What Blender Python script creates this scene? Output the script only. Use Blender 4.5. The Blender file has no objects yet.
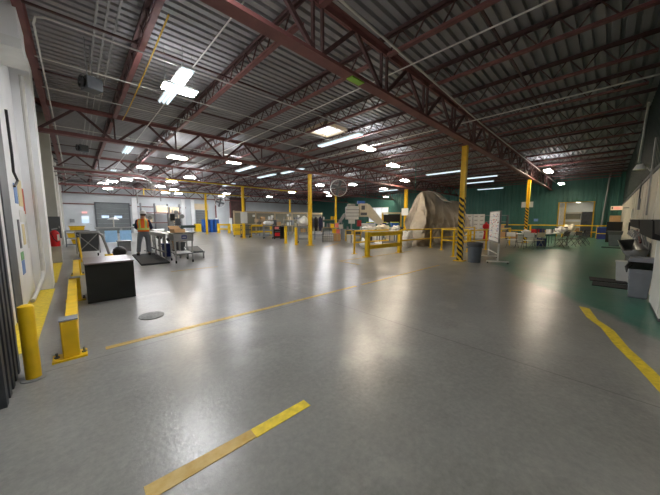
import bpy, bmesh, math, random
from mathutils import Vector, Matrix
random.seed(7)
R = math.radians; PI = math.pi
sc = bpy.context.scene
COL = sc.collection

# ------------------------------------------------------------------ materials
def lin(c):
    c = c / 255.0
    return c / 12.92 if c <= 0.04045 else ((c + 0.055) / 1.055) ** 2.4
def rgb(t): return (lin(t[0]), lin(t[1]), lin(t[2]), 1)

def mat(name, col, rough=.5, metal=0.0, var=.12, scale=6.0, bump=0.0, bscale=60.0, col2=None):
    m = bpy.data.materials.new(name); m.use_nodes = True
    nt = m.node_tree; b = nt.nodes['Principled BSDF']
    b.inputs['Roughness'].default_value = rough; b.inputs['Metallic'].default_value = metal
    tc = nt.nodes.new('ShaderNodeTexCoord')
    nz = nt.nodes.new('ShaderNodeTexNoise'); nz.inputs['Scale'].default_value = scale; nz.inputs['Detail'].default_value = 6
    nt.links.new(tc.outputs['Object'], nz.inputs['Vector'])
    mr = nt.nodes.new('ShaderNodeMapRange'); mr.inputs[1].default_value = .3; mr.inputs[2].default_value = .7
    nt.links.new(nz.outputs['Fac'], mr.inputs[0])
    mx = nt.nodes.new('ShaderNodeMix'); mx.data_type = 'RGBA'
    c = rgb(col)
    a = tuple(max(0, k * (1 - var)) for k in c[:3]) + (1,)
    d = rgb(col2) if col2 else tuple(min(1, k * (1 + var)) for k in c[:3]) + (1,)
    mx.inputs['A'].default_value = a; mx.inputs['B'].default_value = d
    nt.links.new(mr.outputs[0], mx.inputs['Factor'])
    nt.links.new(mx.outputs['Result'], b.inputs['Base Color'])
    if bump:
        n2 = nt.nodes.new('ShaderNodeTexNoise'); n2.inputs['Scale'].default_value = bscale; n2.inputs['Detail'].default_value = 4
        nt.links.new(tc.outputs['Object'], n2.inputs['Vector'])
        bp = nt.nodes.new('ShaderNodeBump'); bp.inputs['Strength'].default_value = bump; bp.inputs['Distance'].default_value = .02
        nt.links.new(n2.outputs['Fac'], bp.inputs['Height']); nt.links.new(bp.outputs['Normal'], b.inputs['Normal'])
    return m

def emit(name, col, strength):
    m = bpy.data.materials.new(name); m.use_nodes = True
    nt = m.node_tree; b = nt.nodes['Principled BSDF']
    b.inputs['Base Color'].default_value = rgb((230, 230, 230))
    b.inputs['Emission Color'].default_value = rgb(col); b.inputs['Emission Strength'].default_value = strength
    nz = nt.nodes.new('ShaderNodeTexNoise'); nz.inputs['Scale'].default_value = 3
    return m

def stripe_mat(name, c1, c2, pitch, rough=.45):
    """painted diagonal bands running round a post"""
    m = bpy.data.materials.new(name); m.use_nodes = True
    nt = m.node_tree; b = nt.nodes['Principled BSDF']; b.inputs['Roughness'].default_value = rough
    tc = nt.nodes.new('ShaderNodeTexCoord'); sx = nt.nodes.new('ShaderNodeSeparateXYZ')
    nt.links.new(tc.outputs['Object'], sx.inputs[0])
    def mth(op, a, bb):
        n = nt.nodes.new('ShaderNodeMath'); n.operation = op
        for i, q in enumerate((a, bb)):
            if q is None: continue
            if isinstance(q, (int, float)): n.inputs[i].default_value = q
            else: nt.links.new(q, n.inputs[i])
        return n.outputs[0]
    d = mth('SUBTRACT', sx.outputs[0], sx.outputs[1])
    s = mth('ADD', sx.outputs[2], mth('MULTIPLY', d, 0.85))
    fr = mth('FRACT', mth('DIVIDE', mth('ADD', s, 50.0), pitch), None)
    g = mth('GREATER_THAN', fr, .52)
    mx = nt.nodes.new('ShaderNodeMix'); mx.data_type = 'RGBA'
    mx.inputs['A'].default_value = rgb(c1); mx.inputs['B'].default_value = rgb(c2)
    nt.links.new(g, mx.inputs['Factor']); nt.links.new(mx.outputs['Result'], b.inputs['Base Color'])
    return m

M = {}
def defm(k, *a, **kw): M[k] = mat(k, *a, **kw)
defm('yellow', (238, 196, 22), .38, var=.12, scale=5)
defm('yellow_dull', (205, 165, 40), .5, var=.15)
defm('yellow_paint', (218, 176, 62), .5, var=.3, scale=14, col2=(206, 180, 110))
defm('yellow_paint2', (226, 200, 40), .5, var=.2, scale=18)
defm('red_steel', (124, 78, 75), .55, var=.2, scale=3)
defm('red_steel2', (84, 58, 57), .6, var=.25, scale=3)
defm('deck', (150, 148, 149), .6, 0.1, var=.1, scale=1.2)
defm('matte_black', (20, 20, 22), .7, var=.2)
defm('trough', (112, 114, 114), .4, .5, var=.12)
defm('white_wall', (240, 241, 242), .6, var=.05, scale=2)
defm('cream_wall', (222, 216, 200), .6, var=.07, scale=2)
defm('grey_wall', (186, 186, 178), .75, var=.08, scale=2, bump=.2)
defm('back_wall', (204, 210, 214), .6, var=.06, scale=1)
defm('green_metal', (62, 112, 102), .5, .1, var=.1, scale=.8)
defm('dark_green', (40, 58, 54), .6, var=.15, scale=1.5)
defm('dark_door', (66, 70, 76), .5, .2, var=.35, scale=4)
defm('grey_door', (112, 118, 120), .55, var=.08, scale=1.5)
defm('black', (18, 18, 19), .35, var=.3)
defm('black_gloss', (16, 19, 18), .16, var=.2)
defm('black_rubber', (34, 35, 37), .75, var=.2, bump=.3, bscale=80)
defm('steel', (176, 178, 178), .3, .85, var=.08, scale=8)
defm('steel_dull', (150, 152, 152), .45, .6, var=.12, scale=6)
defm('grey_paint', (138, 142, 146), .5, var=.08)
defm('grey_dark', (84, 88, 92), .55, var=.12)
defm('grey_plastic', (136, 140, 150), .5, var=.06)
defm('can_grey', (104, 112, 122), .55, var=.08)
defm('white_paint', (228, 229, 226), .45, var=.04)
defm('white_plastic', (236, 237, 236), .5, var=.04)
defm('paper', (232, 232, 226), .8, var=.03)
defm('paper_yellow', (230, 214, 168), .8, var=.05)
defm('paper_red', (212, 104, 88), .8, var=.05)
defm('paper_blue', (112, 148, 204), .7, var=.05)
defm('paper_green', (120, 176, 120), .7, var=.05)
defm('red', (204, 24, 30), .35, var=.1)
defm('red_dull', (150, 36, 44), .5, var=.1)
defm('blue', (28, 92, 178), .45, var=.15)
defm('blue_dark', (34, 52, 120), .5, var=.15)
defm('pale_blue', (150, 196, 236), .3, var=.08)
defm('orange', (240, 104, 34), .65, var=.08)
defm('hivis', (222, 232, 60), .6, var=.05)
defm('silver_tape', (176, 184, 170), .4, .3, var=.05)
defm('navy', (46, 48, 78), .8, var=.15)
defm('trouser', (122, 126, 132), .85, var=.12, scale=20)
defm('skin', (198, 150, 122), .55, var=.06)
defm('hair', (70, 54, 44), .8, var=.2)
defm('cardboard', (198, 158, 112), .8, var=.08)
defm('board_tan', (222, 204, 172), .75, var=.06)
defm('tarp', (168, 158, 144), .7, var=.14, scale=2.5, bump=.6, bscale=6)
defm('film', (208, 206, 202), .35, var=.15, scale=9, bump=.5, bscale=14)
defm('olive_panel', (132, 130, 114), .6, var=.08, scale=2)
defm('tan_trim', (190, 172, 142), .6, var=.08)
defm('machine_white', (206, 208, 206), .4, var=.08, scale=3)
defm('machine_cream', (206, 198, 176), .45, var=.08, scale=3)
defm('pipe_white', (206, 204, 198), .45, .1, var=.06)
defm('pipe_grey', (160, 160, 158), .4, .5, var=.08)
defm('pipe_yellow', (214, 186, 30), .45, var=.1)
defm('teal', (28, 92, 84), .6, var=.1)
defm('lime', (150, 210, 70), .5, var=.05)
defm('brown_top', (122, 108, 106), .3, .2, var=.15, scale=5)
defm('pink', (238, 132, 128), .6, var=.05)
defm('grate', (120, 122, 120), .6, .4, var=.25, scale=25)
M['lamp'] = emit('lamp', (250, 250, 252), 40.0)
M['added_uplight'] = emit('added_uplight', (248, 250, 255), 24.0)  # upward glow added to brighten the roof deck
M['lamp_warm'] = emit('lamp_warm', (255, 238, 212), 36.0)
M['tube_cool'] = emit('tube_cool', (206, 232, 246), .32)
M['sky_glass'] = emit('sky_glass', (226, 236, 255), .8)
M['day_glass'] = emit('day_glass', (206, 222, 236), .22)
M['blue_glass'] = emit('blue_glass', (120, 186, 250), .22)
M['red_lit'] = emit('red_lit', (255, 60, 60), .2)
M['sign_lit'] = emit('sign_lit', (255, 214, 160), .15)
M['alcove_lamp'] = emit('alcove_lamp', (255, 246, 220), 3)
M['hazard'] = stripe_mat('hazard', (238, 196, 22), (22, 22, 20), .2)

def floor_mat():
    m = bpy.data.materials.new('polished_concrete'); m.use_nodes = True
    nt = m.node_tree; L = nt.links; b = nt.nodes['Principled BSDF']
    def N(t, **kw):
        n = nt.nodes.new(t)
        for k, v in kw.items(): setattr(n, k, v)
        return n
    def mth(op, a, bb=None, c=None):
        n = N('ShaderNodeMath', operation=op)
        for i, q in enumerate((a, bb, c)):
            if q is None: continue
            if isinstance(q, (int, float)): n.inputs[i].default_value = q
            else: L.new(q, n.inputs[i])
        return n.outputs[0]
    def noise(scale, detail=5, rough=.55):
        n = N('ShaderNodeTexNoise'); n.inputs['Scale'].default_value = scale; n.inputs['Detail'].default_value = detail
        n.inputs['Roughness'].default_value = rough
        L.new(tc.outputs['Object'], n.inputs['Vector']); return n.outputs['Fac']
    def rng(x, a, bb, lo=0, hi=1):
        n = N('ShaderNodeMapRange'); L.new(x, n.inputs[0])
        for i, v in enumerate((a, bb, lo, hi)): n.inputs[i + 1].default_value = v
        return n.outputs[0]
    def mix(f, a, bb):
        n = N('ShaderNodeMix', data_type='RGBA')
        if isinstance(f, float): n.inputs['Factor'].default_value = f
        else: L.new(f, n.inputs['Factor'])
        for k, q in (('A', a), ('B', bb)):
            if isinstance(q, tuple): n.inputs[k].default_value = q
            else: L.new(q, n.inputs[k])
        return n.outputs['Result']
    tc = N('ShaderNodeTexCoord'); sx = N('ShaderNodeSeparateXYZ'); L.new(tc.outputs['Object'], sx.inputs[0])
    x, y = sx.outputs[0], sx.outputs[1]
    big = rng(noise(.35, 3), .2, .8); mid = rng(noise(1.6, 7), .15, .85); fine = rng(noise(22, 5, .7), .35, .75)
    c = mix(big, rgb((116, 117, 114)), rgb((144, 145, 141)))
    c = mix(mth('MULTIPLY', rng(noise(1.1, 8, .68), .42, .66), .6), c, rgb((98, 98, 94)))
    c = mix(mth('MULTIPLY', rng(noise(.9, 8, .7), .54, .66), .45), c, rgb((166, 165, 158)))
    c = mix(mth('MULTIPLY', fine, .28), c, rgb((188, 184, 176)))
    # worn green coating in the corner by the sinks
    wob = mth('MULTIPLY', mth('SUBTRACT', noise(1.1, 5), .5), 1.1)
    e1 = mth('MULTIPLY', mth('SUBTRACT', x, 6.0), .65)
    e2 = mth('ADD', 2.75, mth('MULTIPLY', mth('SUBTRACT', x, 10.5), .055))
    edge = mth('SUBTRACT', mth('ADD', mth('MINIMUM', e1, e2), wob), y)
    g = rng(edge, -.05, .22)
    worn = rng(noise(1.4, 8, .7), .42, .75, 1.0, .55)
    gcol = mix(mid, rgb((30, 108, 88)), rgb((66, 130, 108)))
    c = mix(mth('MULTIPLY', g, worn), c, gcol)
    # saw-cut joints
    def joint(co, at, w):
        d = mth('ABSOLUTE', mth('SUBTRACT', co, at)); return mth('LESS_THAN', d, w)
    j = joint(x, 3.28, .009)
    for at in (9.6, 16.0, 22.4): j = mth('MAXIMUM', j, joint(x, at, .01))
    for at in (3.74, 11.9, 20.1, 28.3): j = mth('MAXIMUM', j, joint(y, at, .008))
    c = mix(mth('MULTIPLY', j, .5), c, rgb((64, 62, 60)))
    L.new(c, b.inputs['Base Color'])
    b.inputs['Roughness'].default_value = .29
    b.inputs['IOR'].default_value = 1.55
    b.inputs['Specular IOR Level'].default_value = .62
    bp = N('ShaderNodeBump'); bp.inputs['Strength'].default_value = .17; bp.inputs['Distance'].default_value = .02
    hh = mth('ADD', mth('MULTIPLY', noise(3, 3, .5), .35), mth('MULTIPLY', noise(26, 4), .5))
    L.new(hh, bp.inputs['Height']); L.new(bp.outputs['Normal'], b.inputs['Normal'])
    return m
M['floor'] = floor_mat()

# ------------------------------------------------------------------ mesh builder
class MB:
    def __init__(s): s.v = []; s.f = []; s.mi = []; s.cur = 0
    def m(s, i): s.cur = i; return s
    def add(s, vs, fs):
        o = len(s.v); s.v += [tuple(q) for q in vs]
        for f in fs: s.f.append([o + i for i in f]); s.mi.append(s.cur)
        return s
    def box(s, x0, y0, z0, x1, y1, z1):
        x0, x1 = min(x0, x1), max(x0, x1); y0, y1 = min(y0, y1), max(y0, y1); z0, z1 = min(z0, z1), max(z0, z1)
        return s.add([(x0,y0,z0),(x1,y0,z0),(x1,y1,z0),(x0,y1,z0),(x0,y0,z1),(x1,y0,z1),(x1,y1,z1),(x0,y1,z1)],
                     [(3,2,1,0),(4,5,6,7),(0,1,5,4),(1,2,6,5),(2,3,7,6),(3,0,4,7)])
    def cb(s, cx, cy, z0, wx, wy, h): return s.box(cx-wx/2, cy-wy/2, z0, cx+wx/2, cy+wy/2, z0+h)
    def frust(s, cx, cy, z0, wx0, wy0, z1, wx1, wy1):
        a, b, c, d = wx0/2, wy0/2, wx1/2, wy1/2
        return s.add([(cx-a,cy-b,z0),(cx+a,cy-b,z0),(cx+a,cy+b,z0),(cx-a,cy+b,z0),(cx-c,cy-d,z1),(cx+c,cy-d,z1),(cx+c,cy+d,z1),(cx-c,cy+d,z1)],
                     [(3,2,1,0),(4,5,6,7),(0,1,5,4),(1,2,6,5),(2,3,7,6),(3,0,4,7)])
    def bar(s, p, q, w, h=None):
        """rectangular bar from p to q; w across, h in the vertical sense"""
        h = h or w; p = Vector(p); q = Vector(q); d = (q-p).normalized()
        up = Vector((0,0,1)) if abs(d.z) < .99 else Vector((0,1,0))
        a = d.cross(up).normalized(); b = a.cross(d).normalized()
        vs = []
        for c in (p, q):
            for i, j in ((-1,-1),(1,-1),(1,1),(-1,1)): vs.append(c + a*(i*w/2) + b*(j*h/2))
        return s.add(vs, [(0,1,2,3),(7,6,5,4),(0,4,5,1),(1,5,6,2),(2,6,7,3),(3,7,4,0)])
    def tube(s, pts, r, n=8):
        pts = [Vector(p) for p in pts]; vs = []; fs = []
        rs = r if isinstance(r, (list, tuple)) else [r]*len(pts)
        prev = None
        for i, p in enumerate(pts):
            if i == 0: d = pts[1]-p
            elif i == len(pts)-1: d = p-pts[i-1]
            else: d = (pts[i+1]-p).normalized() + (p-pts[i-1]).normalized()
            d.normalize()
            if prev is None:
                up = Vector((0,0,1)) if abs(d.z) < .9 else Vector((1,0,0))
                a = d.cross(up).normalized()
            else:
                a = (prev - d*prev.dot(d)).normalized()
            prev = a; b = d.cross(a)
            for k in range(n):
                t = 2*PI*k/n; vs.append(p + (a*math.cos(t) + b*math.sin(t))*rs[i])
        for i in range(len(pts)-1):
            for k in range(n):
                k2 = (k+1) % n
                fs.append((i*n+k, i*n+k2, (i+1)*n+k2, (i+1)*n+k))
        fs.append(tuple(range(n-1, -1, -1))); o = (len(pts)-1)*n; fs.append(tuple(range(o, o+n)))
        return s.add(vs, fs)
    def cyl(s, cx, cy, z0, z1, r0, r1=None, n=20):
        return s.lathe([(0, z0), (r0, z0), (r1 if r1 is not None else r0, z1), (0, z1)], cx, cy, n)
    def lathe(s, prof, cx=0, cy=0, n=20, sx=1, sy=1):
        vs = []; fs = []; idx = []
        for r, z in prof:
            if r < 1e-6: idx.append([len(vs)]); vs.append((cx, cy, z))
            else:
                idx.append([len(vs)+k for k in range(n)])
                for k in range(n):
                    t = 2*PI*k/n; vs.append((cx+r*sx*math.cos(t), cy+r*sy*math.sin(t), z))
        for a, b in zip(idx, idx[1:]):
            if len(a) == 1 and len(b) == 1: continue
            for k in range(n):
                k2 = (k+1) % n
                if len(a) == 1: fs.append((a[0], b[k2], b[k]))
                elif len(b) == 1: fs.append((a[k], a[k2], b[0]))
                else: fs.append((a[k], a[k2], b[k2], b[k]))
        return s.add(vs, fs)
    def ball(s, c, rx, ry=None, rz=None, n=14, m=8):
        ry = ry or rx; rz = rz or rx
        o = len(s.v)
        s.lathe([(math.sin(PI*i/m), -math.cos(PI*i/m)) for i in range(m+1)], 0, 0, n)
        for i in range(o, len(s.v)):
            x, y, z = s.v[i]; s.v[i] = (c[0]+x*rx, c[1]+y*ry, c[2]+z*rz)
        return s
    def prism(s, poly, a0, a1, axis='y'):
        """poly in the other two axes (x,z)/(y,z)/(x,y), extruded along axis"""
        n = len(poly); vs = []
        for a in (a0, a1):
            for p, q in poly:
                vs.append({'y': (p, a, q), 'x': (a, p, q), 'z': (p, q, a)}[axis])
        fs = [tuple(range(n)), tuple(range(2*n-1, n-1, -1))]
        for i in range(n): fs.append((i, i+n, (i+1) % n + n, (i+1) % n))
        return s.add(vs, fs)
    def xf(s, mtx):
        s.v = [tuple(mtx @ Vector(p)) for p in s.v]; return s
    def build(s, name, mats, parent=None, loc=None, rz=0, bevel=0, angle=35):
        me = bpy.data.meshes.new(name); me.from_pydata(s.v, [], s.f)
        for m in (mats if isinstance(mats, (list, tuple)) else [mats]):
            me.materials.append(M[m] if isinstance(m, str) else m)
        for p, i in zip(me.polygons, s.mi): p.material_index = i
        bm = bmesh.new(); bm.from_mesh(me); bmesh.ops.recalc_face_normals(bm, faces=bm.faces); bm.to_mesh(me); bm.free()
        for p in me.polygons: p.use_smooth = True
        me.set_sharp_from_angle(angle=R(angle))
        o = bpy.data.objects.new(name, me); COL.objects.link(o)
        if parent: o.parent = parent
        if loc: o.location = loc
        if rz: o.rotation_euler.z = rz
        if bevel:
            bv = o.modifiers.new('bevel', 'BEVEL'); bv.width = bevel; bv.segments = 2; bv.limit_method = 'ANGLE'
        return o

def tag(o, label=None, cat=None, group=None, kind=None):
    if label: o['label'] = label
    if cat: o['category'] = cat
    if group: o['group'] = group
    if kind: o['kind'] = kind
    return o
def thing(name, label, cat, loc=(0,0,0), rz=0, group=None):
    o = bpy.data.objects.new(name, None); COL.objects.link(o); o.empty_display_size = .1
    o.location = loc; o.rotation_euler.z = rz
    return tag(o, label, cat, group)
def kids(o): return [c for c in bpy.data.objects if c.parent == o]
def dup(root, loc, rz=None, label=None, group=None):
    def cp(o, par):
        c = o.copy(); COL.objects.link(c)
        if par: c.parent = par
        for ch in kids(o): cp(ch, c)
        return c
    c = cp(root, None); c.location = loc
    if rz is not None: c.rotation_euler.z = rz
    if label: c['label'] = label
    if group: c['group'] = group
    return c
def structure(mb, name, mats, label=None, cat=None, **kw):
    return tag(mb.build(name, mats, **kw), label, cat, None, 'structure')
ORD = ['nearest','second','third','fourth','fifth','sixth','seventh','eighth','ninth','tenth','eleventh','twelfth','thirteenth',
       'fourteenth','fifteenth','sixteenth','seventeenth','eighteenth']

# ------------------------------------------------------------------ room shell
XL, XR, YN, YF, ZC = -.75, 31.0, -.68, 37.0, 5.25
structure(MB().box(XL-.3, YN-.3, -.2, XR+3.5, YF+.3, 0), 'floor', 'floor', 'grey polished concrete floor with a worn green coating on the right', 'floor')

mb = MB()                                         # ribbed steel roof deck, ribs along x
p = .2; y = YN-.2; prof = []
while y < YF+.2:
    prof += [(y, ZC), (y+.12, ZC), (y+.13, ZC+.085), (y+.19, ZC+.085)]; y += p
vs = []; fs = []
for x in (XL-.2, XR+.2):
    for a, b in prof: vs.append((x, a, b))
n = len(prof)
for i in range(n-1): fs.append((i, i+1, n+i+1, n+i))
mb.add(vs, fs)
mb.box(XL-.2, YN-.2, ZC+.12, XR+.2, YF+.2, ZC+.2)
structure(mb, 'ceiling', 'deck', 'ribbed grey steel roof deck over the red joists', 'ceiling', angle=10)

# left wall
mb = MB()
mb.box(XL-.25, YN-.25, 0, XL, 3.2, ZC+.1)
mb.box(XL-.25, 3.2, 4.2, XL, 3.95, ZC+.1)
mb.box(XL-.25, 3.95, 0, XL, YF, ZC+.1)
for k in range(7):                                # tilt-up panel reveals
    mb.box(XL, 10.4+3.6*k, 0, XL+.035, 10.8+3.6*k, ZC)
structure(mb, 'wall_left', ['grey_wall'], 'pale grey concrete panel wall running back along the left side', 'wall')
structure(MB().box(XL, 4.4, 0, XL+.03, 8.3, 4.4), 'wall_left_cladding', 'white_wall', 'white sheeted wall stretch carrying the posted papers', 'wall')
structure(MB().box(XL+.03, 5.85, 0, XL+.045, 6.45, 4.1), 'trim_3', 'grey_dark', 'dark grey vertical strip at the edge of the white sheeting', 'trim')
# white boxed pillars standing out of the left wall
structure(MB().box(XL, 8.3, 0, -.45, 8.95, 5.0), 'wall_left_pillar', 'white_wall', 'tall white boxed pillar beside the posted papers', 'pillar')
structure(MB().box(XL, 13.2, 0, -.42, 13.7, 5.0), 'wall_left_pier', 'grey_wall', 'grey pier of the left wall behind the red extinguisher', 'pillar')
# near loading door in the left wall
mb = MB()
for k in range(9):
    y = 3.22+.08*k
    mb.prism([(XL-.1, y), (-.5-.018*(k % 2), y), (-.5-.018*(k % 2), y+.08), (XL-.1, y+.08)], .0, 4.2, 'z')
d1 = structure(mb, 'door_1', 'dark_door', 'dark scuffed corrugated door at the left edge of the picture', 'door')
MB().box(-.70, 3.94, 0, -.52, 4.02, 4.3).build('door_frame', 'steel_dull', d1)
MB().box(-.74, 4.2, 0, -.60, 4.3, 4.3).build('guide_track', 'pipe_white', d1)
h = thing('door_hood', 'pale grey boxed door hood with a white lip at the top left corner', 'hood', (-.6, 6.9, 4.12))
MB().box(-.15, -.4, .14, .18, .45, 1.05).build('housing', 'white_wall', h)
MB().box(-.15, -.42, 0, .2, .45, .15).build('lip', 'white_paint', h)

# right wall: cream lower lining, dark green metal above
mb = MB().box(XL-.2, YN-.2, 0, XR, YN, 2.62)
for k in range(24): mb.box(3+1.22*k, YN, 0, 3.03+1.22*k, YN+.012, 2.6)
structure(mb, 'wall_right', 'cream_wall', 'cream panelled lower wall behind the sinks on the right', 'wall')
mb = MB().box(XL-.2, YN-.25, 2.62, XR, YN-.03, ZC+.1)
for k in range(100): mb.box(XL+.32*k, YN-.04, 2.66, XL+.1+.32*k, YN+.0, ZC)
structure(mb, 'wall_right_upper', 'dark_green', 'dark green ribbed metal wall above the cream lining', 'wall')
structure(MB().box(XL, YN-.02, 2.6, XR, YN+.03, 2.68), 'trim_1', 'grey_dark', 'dark capping strip along the top of the cream wall', 'trim')

# far wall (green ribbed metal) with a door opening
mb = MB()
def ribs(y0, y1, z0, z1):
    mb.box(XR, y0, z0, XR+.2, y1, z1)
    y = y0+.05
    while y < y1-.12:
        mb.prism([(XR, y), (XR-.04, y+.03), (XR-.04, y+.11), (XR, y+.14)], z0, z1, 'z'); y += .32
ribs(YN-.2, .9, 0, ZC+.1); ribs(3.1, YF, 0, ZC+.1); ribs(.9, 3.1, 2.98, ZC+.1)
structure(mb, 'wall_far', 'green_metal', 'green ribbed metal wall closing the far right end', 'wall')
mb = MB().box(XR+.2, .3, 0, XR+3.2, .5, 3.3).box(XR+.2, 3.5, 0, XR+3.2, 3.7, 3.3).box(XR+3.1, .3, 0, XR+3.3, 3.7, 3.3).box(XR+.2, .3, 3.1, XR+3.3, 3.7, 3.3)
structure(mb, 'wall_alcove', 'white_wall', 'pale walls of the room behind the far doorway', 'wall')
d3 = structure(MB().box(XR-.1, .85, 0, XR+.05, .93, 3.0).box(XR-.1, 3.07, 0, XR+.05, 3.15, 3.0).box(XR-.05, .9, 2.95, XR+.05, 3.1, 3.0),
               'door_3', 'yellow_dull', 'wide yellow framed doorway in the green wall', 'doorway')
MB().box(XR-.04, 2.62, 0, XR+.06, 2.72, 2.95).build('mullion_post', 'yellow_dull', d3)

# back wall
mb = MB().box(XL, YF, 0, XR, YF+.2, ZC+.1)
for k in range(26): mb.box(XL+1.2*k, YF-.01, 0, XL+.03+1.2*k, YF, ZC)
structure(mb, 'wall_back', 'back_wall', 'pale blue grey panel wall at the far left end', 'wall')
structure(MB().box(XL, YF-.1, 3.02, 5, YF, 3.12).box(5, YF-.12, 2.9, 10.2, YF, 3.0), 'trim_2', 'red_steel', 'red brown rail along the back wall', 'trim')
# dock door in the back wall
mb = MB()
for k in range(6): mb.box(1.65, YF-.14, .02+.53*k, 4.4, YF-.06, .54+.53*k)
d2 = structure(mb, 'door_2', 'grey_door', 'dark grey sectional dock door with small blue windows', 'door')
MB().box(2.05, YF-.17, 1.66, 2.65, YF-.13, 1.92).box(3.1, YF-.17, 1.66, 3.75, YF-.13, 1.9).build('door_window', 'blue_glass', d2)
MB().box(1.55, YF-.2, 0, 1.66, YF-.02, 3.25).box(4.39, YF-.2, 0, 4.5, YF-.02, 3.25).box(1.55, YF-.2, 3.2, 4.5, YF-.02, 3.3).build('door_frame', 'grey_dark', d2)
# exit door
d4 = structure(MB().box(.25, YF-.08, 0, 1.25, YF-.02, 2.05), 'door_4', 'back_wall', 'pale grey exit door with a bright window in the back wall', 'door')
MB().box(.5, YF-.1, 1.15, 1.05, YF-.07, 1.5).build('window_pane', 'blue_glass', d4)
MB().box(.5, YF-.1, 1.5, 1.05, YF-.07, 1.85).build('window_shade', 'day_glass', d4)
MB().box(1.12, YF-.14, .98, 1.2, YF-.08, 1.04).build('door_handle', 'steel', d4)
es = thing('exit_sign', 'small red lit sign above the pale exit door on the back wall', 'sign', (.75, YF-.1, 2.12))
MB().box(-.2, -.06, 0, .2, .06, .18).build('sign_face', 'red_lit', es); MB().box(-.22, .0, -.02, .22, .1, .2).build('sign_housing', 'white_paint', es)
tag(MB().box(-.17, -.06, 0, .17, .1, .36).build('control_box', 'grey_paint', None, (-.2, YF-.1, 1.2)), 'grey control box on the back wall left of the exit door', 'control box')
# frosted window in the far wall
w1 = structure(MB().box(XR-.06, 20.9, 1.0, XR-.02, 24.0, 3.1), 'window_1', 'day_glass', 'frosted daylight window in the green wall behind the machine', 'window')
mb = MB()
for yy in (20.85, 21.85, 22.9, 24.05): mb.box(XR-.12, yy-.05, .95, XR, yy+.05, 3.15)
for zz in (.97, 2.0, 3.13): mb.box(XR-.12, 20.85, zz-.05, XR, 24.05, zz+.05)
mb.build('window_frame', 'white_paint', w1)
# skylight
w2 = structure(MB().box(7.3, 7.85, ZC-.03, 8.35, 8.9, ZC-.01), 'window_2', 'sky_glass', 'bright square skylight in the roof deck', 'skylight')
MB().box(7.2, 7.75, ZC-.12, 7.3, 9.0, ZC).box(8.35, 7.75, ZC-.12, 8.45, 9.0, ZC).box(7.2, 7.75, ZC-.12, 8.45, 7.85, ZC).box(7.2, 8.9, ZC-.12, 8.45, 9.0, ZC)\
    .bar((8.05, 7.85, ZC-.05), (8.05, 8.9, ZC-.05), .04).build('skylight_curb', 'board_tan', w2)

# ------------------------------------------------------------------ roof steel
JX = [-.66+1.84*k for k in range(18) if -.66+1.84*k < XR]
GY = [3.6, 11.75, 20.0, 28.3, 36.4]
gname = ['first girder out from the camera', 'second girder out from the camera', 'third girder out from the camera',
         'fourth girder out from the camera', 'girder nearest the back wall']
ZB, ZT = 4.07, 4.98
for gi, gy in enumerate(GY):
    t = thing('roof_girder', 'red brown steel roof girder, ' + gname[gi], 'girder', (0, 3.41 if gi == 0 else gy, ZB), R(.55) if gi == 0 else 0)
    if gi == 0: t['label'] = 'red brown steel roof girder over the hazard striped columns, nearest the camera'
    MB().box(XL, -.11, 0, XR, .11, .02).box(XL, -.03, .02, XR, -.005, .12).box(XL, .005, .02, XR, .03, .12).build('bottom_chord', 'red_steel', t)
    MB().box(XL, -.1, .9, XR, .1, .92).box(XL, -.03, .80, XR, -.005, .9).box(XL, .005, .80, XR, .03, .9).build('top_chord', 'red_steel', t)
    d = MB()
    for k, x in enumerate(JX):
        v = MB()
        for s in ((-.1, .1) if gi == 0 else (0,)): v.bar((s, 0, .05), (s, 0, .88), .04, .05)
        if gi == 0: v.box(-.13, -.02, .02, .13, .02, .10)
        if k == 0: vp = v.build('vertical', 'red_steel2', t, (x, 0, 0))
        else:
            q = vp.copy(); COL.objects.link(q); q.parent = t; q.location = (x, 0, 0)
        if k < len(JX)-1:
            xm = (x+JX[k+1])/2
            d.bar((x+.06, 0, .07), (xm, 0, .86), .055, .07); d.bar((JX[k+1]-.06, 0, .07), (xm, 0, .86), .055, .07)
    d.build('web_diagonals', 'red_steel2', t)

def joist_mesh(L):
    c = MB().box(-.05, 0, .40, .05, L, .425).box(-.05, 0, .36, -.035, L, .425).box(.035, 0, .36, .05, L, .425)
    b = MB().box(-.05, .25, 0, .05, L-.25, .014).box(-.05, .25, 0, -.036, L-.25, .05).box(.036, .25, 0, .05, L-.25, .05)
    w = MB(); n = max(4, round(L/.62)); st = (L-.5)/n
    for i in range(n):
        y0 = .25+st*i
        w.bar((0, y0, .03), (0, y0+st/2, .40), .022); w.bar((0, y0+st/2, .40), (0, y0+st, .03), .022)
    return c, b, w
bays = [(YN, GY[0], 'right wall to first girder'), (GY[0], GY[1], 'first bay past near girder'),
        (GY[1], GY[2], 'second bay past near girder'), (GY[2], GY[3], 'third bay past near girder'),
        (GY[3], GY[4], 'far bay by back wall')]
for bi, (y0, y1, where) in enumerate(bays):
    proto = None
    for k, x in enumerate(JX[1:], 1):
        lab = 'open web red roof joist, %s from left wall, %s' % (ORD[k-1] if k > 1 else 'first', where)
        if proto is None:
            proto = thing('roof_joist', lab, 'joist', (x, y0, 4.8), 0, 'roof joists, ' + where)
            c, b, w = joist_mesh(y1-y0)
            c.build('top_chord', 'red_steel2', proto); b.build('bottom_chord', 'red_steel', proto); w.build('web', 'red_steel2', proto)
        else: dup(proto, (x, y0, 4.8), None, lab)
    for j, f in enumerate((.36, .68) if bi else (.55,)):
        tag(MB().box(XL, -.02, 0, XR, .02, .03).build('joist_bridging', 'red_steel2', None, (0, y0+(y1-y0)*f, 4.85)),
            'thin red bridging angle, %s, %s' % ('nearer one' if j == 0 else 'farther one', where), 'bridging', 'joist bridging')
t = thing('edge_beam', 'red steel edge beam running along the top of the left wall', 'beam', (-.4, YN, 4.72))
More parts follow.
